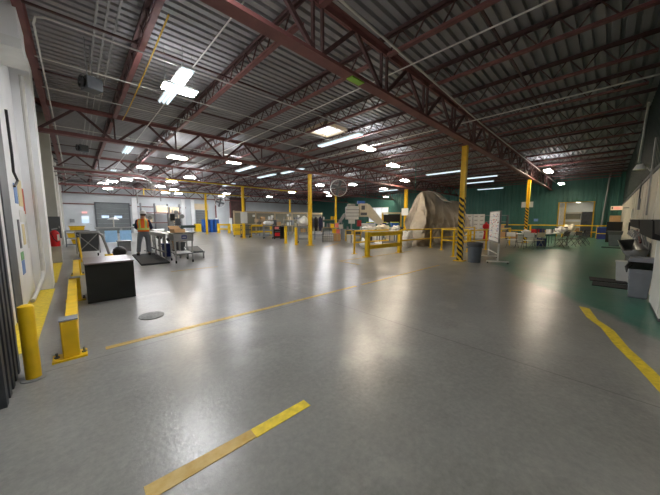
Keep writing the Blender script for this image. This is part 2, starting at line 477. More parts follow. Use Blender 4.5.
MB().box(-.055, 0, 0, .055, YF-YN, .02).box(-.012, 0, .02, .012, YF-YN, .38).box(-.055, 0, .38, .055, YF-YN, .41).build('web_and_flanges', 'red_steel', t)
mb = MB()
for k in range(18): mb.bar((0, .4+2*k, .05), (-.33, .4+2*k, .25), .05)
mb.build('brackets', 'red_steel2', t)

# ------------------------------------------------------------------ columns
def column(x, y, label, stripes=False, h=ZB, w=.165):
    t = thing('steel_column', label, 'column', (x, y, 0), 0, 'yellow steel columns')
    a = w/2
    z0 = 2.28 if stripes else .05
    def hs(z0, z1):
        return MB().box(-a, -a, z0, a, -a+.025, z1).box(-a, a-.025, z0, a, a, z1).box(-.05, -a+.025, z0, .05, a-.025, z1)
    hs(z0, h-.02).build('shaft', 'yellow', t)
    if stripes: hs(.03, z0).build('striped_shaft', 'hazard', t)['label'] = 'yellow and black hazard striped lower shaft'
    MB().box(-.17, -.17, 0, .17, .17, .03).build('base_plate', 'yellow', t)
    MB().box(-.17, -.17, h-.02, .17, .17, h).build('cap_plate', 'red_steel', t)
    return t
column(10.02, 3.64, 'big yellow steel column with black hazard stripes beside the round grey trash can', True)
column(21.2, 3.68, 'yellow hazard striped steel column standing by the folding tables', True)
column(9.8, 11.9, 'plain yellow steel column right of the pair of yellow bollards')
column(20.5, 12.05, 'yellow steel column behind the tarp covered machine', w=.22)
column(9.75, 20.2, 'yellow steel column carrying a white board, behind the yellow cart')
column(20.3, 20.3, 'yellow steel column behind the cluttered workbench shelves')
column(9.75, 28.5, 'yellow steel column behind the stacks of blue pallets')
column(20.2, 28.6, 'thin looking yellow steel column standing beyond the long panel partition')
# boards on columns
tag(MB().box(-.28, -.02, -.45, .28, .0, .45).build('notice_board', 'paper', None, (9.72, 20.04, 1.65)), 'white notice board on the yellow column behind the yellow cart', 'notice board')
tag(MB().box(-.01, -.32, -.3, .01, .32, .3).build('notice_board', 'paper', None, (20.38, 12.05, 2.15)), 'pale notice board on the yellow column behind the tarp', 'notice board')
tag(MB().box(-.02, -.45, -.26, 0, .45, .26).build('wall_sign', 'paper', None, (XR-.05, 5.4, 2.9)), 'white sign on the green wall behind the far striped column', 'sign')
tag(MB().box(-.02, -.16, -.12, 0, .16, .12).build('wall_sign', 'paper_blue', None, (XR-.05, 4.65, 1.45)), 'small blue sign on the green wall over the folding tables', 'sign')
tag(MB().box(-.17, -.07, -.02, .17, .07, 0).build('hanging_tag', 'lime', None, (3.95, 3.44, 4.07)), 'lime green tag on the underside of the near girder', 'tag')

# ------------------------------------------------------------------ pipes and conduits overhead
def pipe(name, pts, r, m, label, cat='pipe', n=8): 
    return tag(MB().tube(pts, r, n).build(name, m), label, cat)
pipe('sprinkler_pipe', [(-.5, 2.86, 4.72), (10.3, 3.22, 4.72), (30.9, 3.46, 4.72)], .02, 'pipe_white', 'white sprinkler main beside the near girder')
pipe('sprinkler_pipe', [(5.25, -.6, 4.68), (5.25, 26, 4.68)], .015, 'pipe_white', 'white branch pipe crossing above the near girder from the top of the picture')
pipe('sprinkler_pipe', [(9.35, -.6, 4.62), (9.35, 30, 4.62)], .02, 'pipe_white', 'long white branch pipe crossing just left of the big striped column top')
pipe('sprinkler_pipe', [(2.05, 4, 4.72), (2.05, 30, 4.72)], .013, 'pipe_white', 'thin white branch pipe passing over the crossed lamps')
for k, x in enumerate((.52, .66, .80)):
    pipe('conduit', [(x, -.2, 5.02), (x, 21, 5.02)], .018, 'pipe_grey', '%s of the three parallel grey conduits under the deck at upper left' % ('leftmost', 'middle', 'rightmost')[k])
pipe('conduit', [(-.25, 34, 4.62), (-.25, 6.6, 4.62), (-.22, 6.5, 4.68), (-.1, 6.45, 4.7), (7, 6.45, 4.7)], .016, 'pipe_white', 'white conduit turning from the left edge beam across the roof')
for k, yy in enumerate((8.2, 9.9, 13.6)):
    pipe('conduit', [(-.4, yy, 4.76), (8, yy, 4.76)], .014, 'pipe_white', '%s thin white conduit crossing below the joists on the left' % ORD[k])
for k, (yy, zz, xe) in enumerate(((17.2, 3.85, 3.1), (18.6, 3.8, 3.5), (20.6, 3.85, 4.2), (22.5, 3.75, 3.2))):
    pts = [(-.7, yy, zz), (xe-.5, yy, zz)] + [(xe-.5+.5*math.sin(R(a)), yy, zz-.5+.5*math.cos(R(a))) for a in (30, 60, 90)] + [(xe, yy, 2.9-.1*k)]
    pipe('hanging_air_pipe', pts, .035, 'pipe_grey', '%s grey pipe crossing from the left wall and bending down over the conveyors' % ORD[k])
pipe('hanging_gas_pipe', [(4.26, 19.2, 4.0), (14.7, 19.7, 4.0)], .035, 'pipe_yellow', 'nearer yellow pipe run slung under the roof at left')
pipe('hanging_gas_pipe', [(4.27, 26.7, 3.5), (4.27, 26.7, 4.0), (10.0, 27.4, 4.0), (14.0, 27.4, 4.0)], .045, 'pipe_yellow', 'farther yellow pipe run slung under the roof at left')
cab = []
for i in range(15):
    t_ = i/14; cab.append((1.32-.28*math.sin(PI*t_)*.4+.05*t_, 5.1+6.2*t_, 4.75-.35*math.sin(PI*t_)))
pipe('hanging_cable', cab, .014, 'yellow_dull', 'yellow cable sagging beside the roof joist at upper left', 'cable')
# right wall pipes
pipe('wall_pipe', [(9.9, -.62, 1.6), (9.9, -.62, 3.4)], .016, 'pipe_grey', 'grey riser pipe on the cream wall at right', 'pipe')
pipe('wall_pipe', [(15.2, -.62, 3.6), (13.5, -.58, 4.2), (13.4, -.58, 4.55), (12.2, -.55, 4.85)], .03, 'pipe_white', 'pale stepped pipe high on the dark green wall at right', 'pipe')
pipe('drop_pipe', [(30.75, .42, 0), (30.75, .15, 5.2)], .05, 'pipe_grey', 'slanting grey pipe on the green wall right of the far doorway')
pipe('hoist_line', [(16.2, 13.0, 2.4), (16.2, 13.0, 5.1)], .02, 'teal', 'teal hoist line hanging above the grey machine', 'hoist line')
pipe('hoist_line', [(14.6, 8.0, 3.0), (14.6, 8.0, 4.8)], .02, 'teal', 'teal hoist line hanging left of the tarp covered machine', 'hoist line')

# wall lamp, dome camera
t = thing('wall_lamp', 'small white gooseneck lamp on the wall top at right', 'lamp', (10.6, -.6, 2.72))
MB().tube([(0, -.05, 0), (0, .02, .12), (-.15, .1, .17), (-.3, .15, .13)], .02).build('arm', 'pipe_white', t)
MB().lathe([(0, .15), (.06, .14), (.12, .02), (0, .02)], -.33, .16, 14).build('shade', 'white_paint', t)
t = thing('wall_mount_camera', 'white dome camera high on the right wall', 'camera', (16.2, -.62, 4.95))
MB().bar((0, -.05, .1), (0, .25, .1), .05).build('arm', 'pipe_grey', t); MB().ball((0, .28, 0), .11).build('dome', 'white_paint', t)

# ------------------------------------------------------------------ lamps
def highbay(label, loc, warm=False, L=.68, rz=0):
    t = thing('highbay_lamp', label, 'ceiling lamp', loc, rz, 'high bay lamps')
    MB().box(-L/2, -.17, .03, L/2, .17, .075).box(-L/2+.1, -.07, .075, L/2-.1, .07, .12).build('housing', 'white_paint', t)
    MB().box(-L/2+.02, -.15, .0, L/2-.02, -.02, .03).build('light_panel', 'lamp_warm' if warm else 'lamp', t)
    MB().box(-L/2+.02, .02, .0, L/2-.02, .15, .03).build('light_panel', 'lamp_warm' if warm else 'lamp', t)
    for s in (-1, 1): MB().box(-L/2+.04, s*.125-.025, .075, L/2-.04, s*.125+.025, .08).build('added_uplight_strip', 'added_uplight', t)  # glowing strips added on the housing top to lighten the deck
    for s in (-1, 1): MB().bar((s*(L/2-.06), 0, .07), (s*(L/2-.06), 0, ZC-loc[2]), .008).build('hanger_wire', 'steel_dull', t)
    return t
def strip(label, loc, L=2.2, rz=PI/2):
    t = thing('strip_lamp', label, 'ceiling lamp', loc, rz, 'fluorescent strip lamps')
    MB().box(-L/2, -.13, .05, L/2, .13, .09).build('housing', 'white_paint', t)
    for s in (-.09, 0, .09): MB().tube([(-L/2+.03, s, .03), (L/2-.03, s, .03)], .026, 8).build('tube', 'tube_cool', t)
    for s in (-1, 1): MB().bar((s*L/3, 0, .08), (s*L/3, 0, ZC-loc[2]), .01).build('hanger_wire', 'steel_dull', t)
    return t
proto_c = highbay('big bright high bay lamp crossing a strip lamp at upper left', (1.92, 6.9, 4.38))
highbay('warm high bay lamp over the green floor by the far striped column', (21.0, 2.75, 4.4), True, 1.25)
proto_w = None
LAMPS = [ # x, y, warm, label
 (3.76, 14.46, 1, 'warm white high bay lamp just past the second girder at left'),
 (3.04, 18.4, 0, 'high bay lamp hanging beside the grey drop pipe at left'),
 (2.97, 24.8, 0, 'right lamp of the front pair over the exit door end'), (2.3, 26.9, 0, 'left lamp of the front pair over the exit door end'),
 (1.88, 28.9, 0, 'small high bay lamp nearest the left wall at the back'), (2.48, 33.3, 0, 'farthest high bay lamp in front of the dock door'),
 (5.67, 23.7, 0, 'high bay lamp above the worker toward the back'), (5.7, 27.7, 0, 'high bay lamp behind the worker, in front of the fourth girder'),
 (6.04, 20.5, 0, 'high bay lamp by the left end of the nearer yellow pipe'), (7.45, 22.4, 0, 'high bay lamp right below the nearer yellow pipe'),
 (7.3, 30.0, 0, 'high bay lamp low over the white back wall'), (7.4, 34.0, 0, 'left one of the farthest lamps over the tan boards'), (8.7, 34.0, 0, 'right one of the farthest lamps over the tan boards'),
 (6.14, 13.58, 0, 'bright high bay lamp left of centre just past the second girder'),
 (15.35, 17.27, 0, 'high bay lamp just right of the plain yellow centre column'), (17.08, 15.08, 0, 'high bay lamp right of the drum fan'),
 (20.2, 21.7, 0, 'nearer of the lamps behind the drum fan'), (23.0, 24.2, 0, 'farther of the lamps behind the drum fan'),
 (8.94, 7.13, 1, 'warm bright high bay lamp right of the long strip lamp under the skylight'),
 (12.74, 8.34, 1, 'warm high bay lamp between the skylight and the big striped column'),
 (18.27, 10.87, 1, 'warm high bay lamp above the left slope of the tarp'), (21.6, 15.1, 1, 'warm high bay lamp over the grey machine, left of the tarp'),
 (29.5, 20.3, 1, 'small warm lamp right before the frosted window'), (17.1, 23.8, 0, 'high bay lamp over the long panel partition'),
 (18.4, 30.6, 0, 'farthest high bay lamp over the long panel partition'), (13.5, 33.8, 0, 'farthest high bay lamp behind the blue pallets'),
 (12.7, 30.4, 0, 'high bay lamp nearer than the farthest, over the blue pallets'),
]
for x, y, w, lab in LAMPS:
    if not w: dup(proto_c, (x, y, 4.4), None, lab)
    elif proto_w is None: proto_w = highbay(lab, (x, y, 4.4), True, .82)
    else: dup(proto_w, (x, y, 4.4), None, lab)
dup(proto_w, (27.6, 2.75, 4.25), None, 'small warm high bay lamp above the far doorway')
dup(proto_c, (.7, 2.9, 4.45), PI/2, 'added unseen high bay lamp overhead, brightening the left wall')  # extra lamp out of view, added to light the left wall and pillar
STR = [(1.93, 7.35, 4.56, 'dimmer strip lamp crossed by the big bright lamp at upper left'), (1.86, 14.3, 4.45, 'short looking strip lamp hung over the conveyors at left'),
 (1.9, 21.7, 4.4, 'strip lamp near the left wall between pipe runs'), (7.4, 14.9, 4.4, 'strip lamp right of the bright lamp left of centre'),
 (9.62, 16.3, 4.4, 'left strip of the pair end to end left of the plain centre column'), (9.8, 13.6, 4.4, 'right strip of the pair end to end left of the plain centre column'),
 (7.35, 7.2, 4.4, 'long bluish strip lamp just below the skylight'), (9.7, 22.6, 4.4, 'strip lamp over the yellow cart and white board column'),
 (17.1, 7.5, 4.4, 'strip lamp left of the big striped column'), (20.0, 6.3, 4.3, 'upper strip lamp right of the big striped column'),
 (23.4, 7.4, 4.4, 'middle strip lamp right of the big striped column'), (29.1, 8.1, 4.4, 'lowest strip lamp right of the big striped column'),
 (23.35, 15.8, 4.4, 'strip lamp beyond the warm lamp over the grey machine')]
ps = strip(STR[0][3], STR[0][:3])
for x, y, z, lab in STR[1:]: dup(ps, (x, y, z), None, lab)
t = thing('alcove_lamp', 'lamp inside the room behind the far doorway', 'ceiling lamp', (XR+1.8, 2.0, 3.02))
MB().box(-.5, -.12, 0, .5, .12, .03).build('light_panel', 'alcove_lamp', t); MB().box(-.52, -.14, .03, .52, .14, .07).build('housing', 'white_paint', t)

# ------------------------------------------------------------------ heaters, fans
def heater(loc, label):
    t = thing('unit_heater', label, 'heater', loc, R(20), 'hanging unit heaters')
    MB().box(-.2, -.28, -.25, .34, .28, .25).build('casing', 'grey_dark', t, bevel=.03); t.scale = (.52, .52, .52)
    MB().xf(Matrix.Identity(4)).lathe([(0, 0), (.2, 0), (.25, .1), (.23, .1), (.19, .03), (0, .03)], 0, 0, 20).xf(Matrix.Translation((-.2, 0, 0)) @ Matrix.Rotation(R(-90), 4, 'Y')).build('fan_shroud', 'black', t)
    mb = MB()
    for k in range(5): mb.bar((-.27, 0, 0), (-.27, .19*math.cos(k*2*PI/5), .19*math.sin(k*2*PI/5)), .01, .08)
    mb.build('fan_blades', 'grey_dark', t)
    for a_, b_ in ((-.15, -.2), (.2, .2)): MB().bar((a_, b_, .25), (a_, b_, (ZC-loc[2])/.52), .03).build('hanger_rod', 'steel_dull', t)
heater((.44, 7.9, 4.38), 'grey unit heater hanging at upper left, nearest the camera')
heater((.42, 15.4, 4.45), 'grey unit heater hanging behind the second girder at left')
heater((.45, 23.6, 4.45), 'small looking grey unit heater farthest back at left')
def drum_fan(loc, label, r, yaw):
    t = thing('drum_fan', label, 'fan', loc, yaw, 'hanging drum fans')
    prof = [(r*.97, -.16), (r, -.18), (r, .18), (r*.97, .16), (r*.94, 0), (r*.97, -.16)]
    MB().lathe(prof, 0, 0, 28).xf(Matrix.Rotation(R(90), 4, 'X')).build('drum', 'white_paint', t)
    mb = MB()
    for k in range(9): mb.lathe([(r*(.1+.1*k), -.185), (r*(.115+.1*k), -.185), (r*(.115+.1*k), -.175), (r*(.1+.1*k), -.175), (r*(.1+.1*k), -.185)], 0, 0, 24)
    mb.xf(Matrix.Rotation(R(90), 4, 'X'))
    for k in range(8): mb.bar((0, .18, 0), (r*math.cos(k*PI/4), .18, r*math.sin(k*PI/4)), .012)
    mb.build('grille', 'steel_dull', t)
    mb = MB()
    for k in range(4):
        a = k*PI/2+.3
        mb.bar((.05*math.cos(a), 0, .05*math.sin(a)), (r*.9*math.cos(a), .05, r*.9*math.sin(a)), .02, r*.35)
    mb.build('blades', 'grey_dark', t)
    MB().ball((0, .05, 0), .1).build('motor', 'black', t)
    MB().bar((-r, 0, 0), (-r, 0, r+.1), .04).bar((r, 0, 0), (r, 0, r+.1), .04).bar((-r, 0, r+.1), (r, 0, r+.1), .04).bar((0, 0, r+.1), (0, 0, ZC-loc[2]), .05).build('yoke', 'red_steel', t)
drum_fan((12.0, 11.75, 3.45), 'big drum fan with a pale rim hanging right of the plain centre column', .52, R(130))
drum_fan((11.0, 28.0, 3.25), 'drum fan hanging above the yellow bin near the back wall', .5, R(150))

# ------------------------------------------------------------------ floor paint
def paint(pts, label, m='yellow_paint', z=.003):
    mb = MB().prism(pts, .0, z, 'z')
    return tag(mb.build('floor_marking', m), label, 'floor marking', 'painted floor lines')
paint([(.17, 1.585), (.80, 1.57), (.80, 1.66), (.17, 1.695)], 'pale yellow floor line nearest the camera, faded left length', 'yellow_paint')
paint([(.80, 1.565), (1.27, 1.555), (1.27, 1.645), (.80, 1.66)], 'brighter end piece of the floor line nearest the camera', 'yellow_paint2')
paint([(.15, 3.91), (4.5, 3.80), (4.5, 3.88), (.15, 4.0)], 'long yellow floor line running right from the low guard rail')
paint([(4.7, 3.80), (8.6, 3.72), (8.6, 3.78), (4.7, 3.87)], 'faded continuation of the long yellow floor line')
jit = [(6.22, .24), (5.6, .11), (5.2, -.04), (4.6, -.17), (4.1, -.3), (3.55, -.44)]
paint([(a, b+.01*(i % 2)) for i, (a, b) in enumerate(jit)] + [(a-.04, b-.13+.015*(i % 2)) for i, (a, b) in reversed(list(enumerate(jit)))], 'bright yellow chipped floor line at the right by the green floor', 'yellow_paint2')
paint([(-.72, 4.45), (-.44, 4.45), (-.42, 8.25), (-.72, 8.25)], 'solid yellow floor strip along the wall beside the low guard rail', 'yellow_paint2')
paint([(-.72, 9.0), (-.42, 9.0), (-.42, 13.15), (-.72, 13.15)], 'solid yellow floor strip behind the white pillar', 'yellow_paint2')
paint([(6.75, 6.6), (11.5, 6.35), (11.5, 6.43), (6.75, 6.7)], 'thin yellow floor line under the double yellow guard rail', 'yellow_paint')
paint([(6.7, 5.65), (6.8, 5.65), (6.87, 6.6), (6.77, 6.6)], 'short yellow floor line forming a corner before the guard rail', 'yellow_paint')
paint([(9.7, 10.6), (9.85, 10.55), (12.2, 11.8), (12.05, 11.9)], 'slanting yellow floor line at the foot of the plain centre column', 'yellow_paint')
paint([(1.9, 8.6), (3.2, 8.5), (3.2, 8.57), (1.9, 8.68)], 'faint yellow floor line before the stainless table', 'yellow_paint')
tag(MB().lathe([(0, 0), (.17, 0), (.17, .006), (.15, .008), (0, .006)], 0, 0, 24, 1.0, 1.15).build('floor_drain', 'grate', None, (.76, 4.84, 0)), 'round worn drain cover in the floor before the black box', 'drain cover')

# ------------------------------------------------------------------ left foreground
t = thing('bollard', 'thick yellow bollard at the left edge beside the dark door', 'bollard', (-.39, 3.66, 0))
MB().lathe([(0, 0), (.054, 0), (.054, .69), (.05, .705), (.03, .718), (0, .72)], 0, 0, 28).build('post', 'yellow', t)
MB().lathe([(.053, 0), (.09, 0), (.088, .01), (.053, .015)], 0, 0, 24).build('base_collar', 'steel_dull', t)

t = thing('low_guard_rail', 'low yellow guard rail of heavy square posts in front of the left wall', 'guard rail', (-.13, 3.97, 0))
def low_post(dx, dy):
    po = MB().box(-.068+dx, -.08+dy, .02, .068+dx, .08+dy, .43).build('post', 'yellow', t, bevel=.012)
    MB().box(-.075+dx, -.085+dy, .43, .075+dx, .085+dy, .442).build('post_cap', 'grey_plastic', po)
    MB().box(-.15+dx, -.1+dy, 0, .125+dx, .1+dy, .02).build('base_plate', 'yellow', po)
    for sx in (-.115, .1): MB().cyl(dx+sx, dy, .02, .036, .022, n=6).cyl(dx+sx, dy, .035, .075, .011, n=8).build('anchor_bolt', 'grey_dark', po)
for dx, dy in ((0, 0), (.05, 2.8), (.09, 5.9)): low_post(dx, dy)
RP = [(-.05, .19), (.05, .19), (.05, .25), (.015, .275), (.015, .335), (.05, .36), (.05, .42), (-.05, .42), (-.05, .36), (-.02, .335), (-.02, .275), (-.05, .25)]
for x_, ya, yb in ((.02, .08, 2.72), (.07, 2.88, 5.82)):
    MB().prism([(x_+p_, q_) for p_, q_ in RP], ya, yb, 'y').build('rail', 'yellow', t)

t = thing('black_box_desk', 'black fronted box with a brown grey steel top behind the low guard rail', 'box', (.41, 6.3, 0))
MB().box(-.35, 0, .0, .35, .03, .70).build('front_panel', 'black_gloss', t)
MB().box(-.34, .03, .0, .34, 1.05, .70).build('carcass', 'black', t)
MB().box(-.36, -.01, .70, .36, 1.08, .725).build('top', 'brown_top', t, bevel=.005)

# posted papers on the white wall
def paper(y, z, w, hh, m, label, name='notice_sheet'):
    return tag(MB().box(0, -w/2, -hh/2, .008, w/2, hh/2).build(name, m, None, (XL+.03, y, z)), label, 'notice', 'papers posted on the left wall')
paper(7.22, 1.95, .32, .34, 'paper_blue', 'blue sheet posted at the near edge of the white wall')
paper(7.75, 2.0, .5, .5, 'paper_yellow', 'tan sheet posted high beside the blue sheet')
paper(8.14, 1.86, .17, .5, 'paper_red', 'narrow red sheet posted near the white pillar')
paper(7.75, 1.56, .75, .22, 'paper', 'white sheet posted below the tan sheet')
paper(7.62, 1.22, .28, .38, 'paper_yellow', 'lower tan sheet posted on the white wall')
paper(8.1, 1.2, .2, .55, 'paper', 'white sheet with pale print by the pillar')
paper(7.1, 1.25, .18, .5, 'grey_dark', 'dark grey plate posted at the near edge of the papers', 'notice_plate')
paper(7.12, .86, .3, .14, 'paper_green', 'small green sheet posted low on the white wall')
paper(7.12, .66, .3, .24, 'paper_blue', 'blue sheet posted lowest on the white wall')
pipe('drain_pipe', [(-.56, 8.16, 4.3), (-.56, 8.16, .42), (-.57, 8.05, .3), (-.62, 7.6, .14), (-.66, 7.1, .036)], .035, 'pipe_white', 'white pipe running down beside the pillar and elbowing along the floor')
pipe('hanging_cable', [(-.69, 7.0, 3.3), (-.69, 7.05, 2.6), (-.69, 7.0, 2.3), (-.68, 7.25, 2.18), (-.69, 7.1, 2.1), (-.69, 6.9, 2.05)], .018, 'black', 'black cable looping down the white wall above the blue sheet', 'cable')
t = thing('electrical_cabinet', 'grey electrical cabinet on the pier above the red extinguisher', 'cabinet', (-.52, 13.2, .86))
MB().box(-.15, -.16, 0, .15, 0, .74).build('enclosure', 'grey_dark', t); MB().box(-.14, -.175, .02, .14, -.16, .72).build('door', 'grey_dark', t)
MB().box(.1, -.19, .34, .12, -.175, .42).build('latch', 'steel', t)
t = thing('fire_extinguisher', 'red covered fire extinguisher hung on the pier at left', 'extinguisher', (-.53, 12.84, .6))
MB().lathe([(0, 0), (.11, 0), (.12, .05), (.12, .42), (.09, .5), (.04, .54), (0, .54)], 0, 0, 18).build('cover', 'red', t)
MB().box(.06, -.125, .2, .11, -.05, .4).build('tag_card', 'paper', t)
MB().tube([(-.03, 0, .53), (-.08, -.08, .45), (-.02, -.13, .25), (.06, -.12, .15)], .014).build('hose', 'black', t)
MB().bar((-.06, 0, .57), (.08, 0, .6), .03, .04).build('lever', 'steel', t)
for k, (y, r_) in enumerate(((15.2, .05), (16.6, .05), (18.8, .07), (21.2, .08))):
    pipe('wall_pipe', [(-.66+.02*k, y, .1), (-.66+.02*k, y, 4.6)], r_, 'pipe_white', '%s white riser pipe on the left wall beyond the grey cabinet' % ORD[k])

# cart and clutter at left
t = thing('laundry_cart', 'dark grey fabric cart on an X frame behind the black box', 'cart', (.32, 14.95, 0))
MB().frust(0, 0, .2, .62, .5, .98, .74, .62).build('bag', 'grey_dark', t)
MB().tube([(-.38, -.32, 1.0), (.38, -.32, 1.0), (.38, .32, 1.0), (-.38, .32, 1.0), (-.38, -.32, 1.0)], .018).build('rim', 'steel', t)
MB().bar((-.3, -.35, .2), (.3, -.35, .9), .03).bar((.3, -.35, .2), (-.3, -.35, .9), .03).build('cross_brace', 'steel', t)
for s in (-1, 1): MB().tube([(s*.35, -.35, .12), (s*.35, -.35, 1.0)], .016).build('leg', 'steel', t)
for s in (-.28, .28): MB().xf(Matrix.Identity(4)).lathe([(0, -.02), (.06, -.02), (.06, .02), (0, .02)], 0, 0, 14).xf(Matrix.Translation((s, -.3, .06)) @ Matrix.Rotation(R(90), 4, 'Y')).build('caster', 'black', t)
t = thing('hoop_barrier', 'bent grey tube barrier with a yellow foot beside the fabric cart', 'barrier', (.35, 14.3, 0))
pts = [(-.25, 0, .98), (.2, 0, .98)] + [(.2+.22*math.sin(R(a)), 0, .76+.22*math.cos(R(a))) for a in (25, 50, 75)] + [(.5, 0, .45), (.58, 0, .05)]
MB().tube(pts, .045, 12).build('tube', 'steel_dull', t); MB().cb(.58, 0, 0, .28, .2, .07).build('foot', 'yellow', t)
MB().tube([(-.25, 0, .98), (-.28, 0, .5), (-.28, 0, 0)], .03, 10).build('upright', 'steel_dull', t)
t = thing('safety_post', 'slim yellow leaning post in front of the fabric cart', 'post', (.08, 12.85, 0))
MB().tube([(0, 0, .02), (-.05, .25, .85)], .035, 12).build('post', 'yellow', t); MB().cb(0, 0, 0, .16, .16, .02).build('base_plate', 'yellow', t)
t = thing('stock_rack', 'grey steel rack holding yellow tubs by the left wall', 'rack', (.05, 20.5, 0))
for sx in (-.48, .48):
    for sy in (-.25, .25): MB().cb(sx, sy, 0, .05, .05, .9).build('upright', 'grey_paint', t)
for z in (.1, .45, .85): MB().box(-.5, -.28, z, .5, .28, z+.06).build('shelf', 'grey_paint', t)
for z, x, lab in ((.91, .0, 'yellow tub on the top of the grey rack by the left wall'), (.51, -.1, 'yellow tub on the middle shelf of the grey rack'), (.16, .05, 'yellow tub on the low shelf of the grey rack')):
    tb = thing('plastic_tub', lab, 'tub', (.05+x, 20.45, z), 0, 'yellow tubs on the rack')
    MB().frust(0, 0, 0, .55, .36, .22, .64, .42).build('tub', 'yellow', tb); MB().box(-.34, -.23, .2, .34, .23, .24).build('rim', 'yellow_dull', tb)
tag(MB().lathe([(0, 0), (.2, .02), (.24, .16), (.2, .3), (.1, .38), (0, .39)], 0, 0, 16).build('rubbish_bag', 'black', None, (1.24, 13.9, 0)), 'black bag on the floor behind the black fronted box', 'bag')
t = thing('floor_scale', 'grey low cabinet on the floor left of the worker', 'cabinet', (1.55, 15.3, 0))
MB().box(-.22, -.25, .05, .22, .25, .5).build('body', 'grey_paint', t); MB().box(-.25, -.28, .5, .25, .28, .54).build('top', 'steel_dull', t)

# long steel bench at the back
t = thing('steel_bench', 'long stainless bench in front of the grey dock door', 'bench', (2.3, 21.6, 0))
MB().box(-1.45, -.4, .95, 1.5, .4, 1.02).build('worktop', 'steel', t)
for x in (-1.35, -.2, 1.4):
    for yy in (-.33, .33): MB().cb(x, yy, 0, .06, .06, .95).build('leg', 'steel', t)
for x in (-.75, -.03): MB().box(x-.3, -.42, .1, x+.3, -.4, .82).build('pale_blue_panel', 'pale_blue', t)['label'] = 'pale blue panel'  # two pale blue sheets below the front of the worktop
t = thing('cover_sheet', 'dark teal covered bundle lying on the long steel bench', 'bundle', (3.2, 21.5, 1.02))
MB().ball((0, 0, .12), .52, .3, .15).build('cover', 'teal', t)
t = thing('pedestal_lamp', 'small mushroom shaped fan lamp standing on the long steel bench', 'lamp', (1.75, 21.6, 1.02))
MB().cyl(0, 0, 0, .5, .03, n=10).build('stem', 'pipe_white', t); MB().lathe([(.02, .62), (.18, .58), (.3, .48), (.25, .48), (0, .52)], 0, 0, 16).build('hood', 'white_paint', t)

# mats, stainless line, worker
tag(MB().box(-.4, -1.6, 0, .42, 1.6, .06).build('floor_mat', 'black_rubber', None, (1.93, 11.95, 0), R(-3), bevel=.02), 'thick dark grey platform mat under the worker', 'mat')
t = thing('stainless_table', 'stainless collecting table with a blue plate and casters', 'table', (2.66, 10.05, 0), R(-4))
MB().box(-.3, 0, .76, .3, .03, 1.02).box(-.3, .97, .76, .3, 1.0, 1.02).box(-.3, 0, .76, -.27, 1.0, 1.02).box(.27, 0, .76, .3, 1.0, 1.02).box(-.3, 0, .76, .3, 1.0, .79).build('tray', 'steel', t)
MB().add([(-.38, -.08, 1.06), (.38, -.08, 1.06), (.3, .02, 1.0), (-.3, .02, 1.0), (-.38, 1.1, 1.06), (.38, 1.1, 1.06), (.3, .98, 1.0), (-.3, .98, 1.0)],
         [(0, 1, 2, 3), (4, 5, 6, 7), (0, 3, 7, 4), (1, 5, 6, 2), (3, 2, 6, 7)]).build('flared_rim', 'steel', t)
MB().box(-.07, -.012, .84, .09, 0, .96).build('name_plate', 'blue_dark', t)
MB().box(-.045, -.016, .885, .065, -.012, .91).build('plate_mark', 'white_paint', t)
for sx in (-.26, .26):
    for sy in (.05, .92):
        lg = MB().cb(sx, sy, .1, .04, .04, .68).build('leg', 'steel', t)
        MB().lathe([(0, -.018), (.05, -.018), (.05, .018), (0, .018)], 0, 0, 14).xf(Matrix.Translation((sx, sy, .05)) @ Matrix.Rotation(R(90), 4, 'Y')).build('caster', 'black_rubber', lg)
MB().box(-.28, .03, .3, .28, .95, .33).build('lower_shelf', 'steel_dull', t)
bx = thing('open_carton', 'tan cardboard carton on the stainless collecting table', 'carton', (2.62, 10.6, 1.02), R(14))
MB().box(-.19, -.15, 0, .19, .15, .012).box(-.19, -.15, 0, -.18, .15, .14).box(.18, -.15, 0, .19, .15, .14).box(-.19, -.15, 0, .19, -.14, .14).box(-.19, .14, 0, .19, .15, .14).build('body', 'cardboard', bx)
MB().add([(-.19, .15, .14), (.19, .15, .14), (.19, .3, .24), (-.19, .3, .24), (-.19, .15, .15), (.19, .15, .15), (.19, .3, .25), (-.19, .3, .25)], [(0, 1, 2, 3), (4, 5, 6, 7), (0, 1, 5, 4), (2, 3, 7, 6), (0, 3, 7, 4), (1, 2, 6, 5)]).build('flap', 'cardboard', bx)

t = thing('low_roller_ramp', 'low steel roller ramp on the floor right of the stainless table', 'ramp', (3.45, 11.75, 0), R(-12))
MB().box(-.3, -1.0, .2, -.26, 1.2, .3).box(.3, -1.0, .2, .26, 1.2, .3).build('side_rail', 'steel', t)
mb = MB()
for k in range(18): mb.tube([(-.26, -.95+.12*k, .27), (.26, -.95+.12*k, .27)], .04, 8)
mb.build('rollers', 'grey_dark', t)
for sx in (-.27, .27):
    for sy in (-.9, 1.1): MB().cb(sx, sy, 0, .05, .05, .2).build('leg', 'steel_dull', t)

def line_conveyor(x, y, L, label, rz=0):
    t = thing('belt_conveyor', label, 'conveyor', (x, y, 0), rz, 'belt conveyors of the packing line')
    MB().box(-.28, 0, .84, -.24, L, .98).box(.28, 0, .84, .24, L, .98).build('side_rail', 'steel', t)
    MB().box(-.24, .02, .93, .24, L-.02, .96).build('belt', 'white_plastic', t)
    for sx in (-.25, .25):
        for yy in (.1, L/2, L-.1): MB().cb(sx, yy, 0, .05, .05, .84).build('leg', 'steel', t)
    MB().box(-.24, .1, .25, -.2, L-.1, .3).box(.24, .1, .25, .2, L-.1, .3).build('stretcher', 'steel_dull', t)
    MB().lathe([(0, -.14), (.08, -.14), (.08, .14), (0, .14)], 0, 0, 14).xf(Matrix.Translation((.05, L*.4, .72)) @ Matrix.Rotation(R(90), 4, 'X')).build('motor', 'black', t)
    return t
line_conveyor(2.62, 11.3, 1.5, 'belt conveyor right behind the stainless collecting table', R(3))
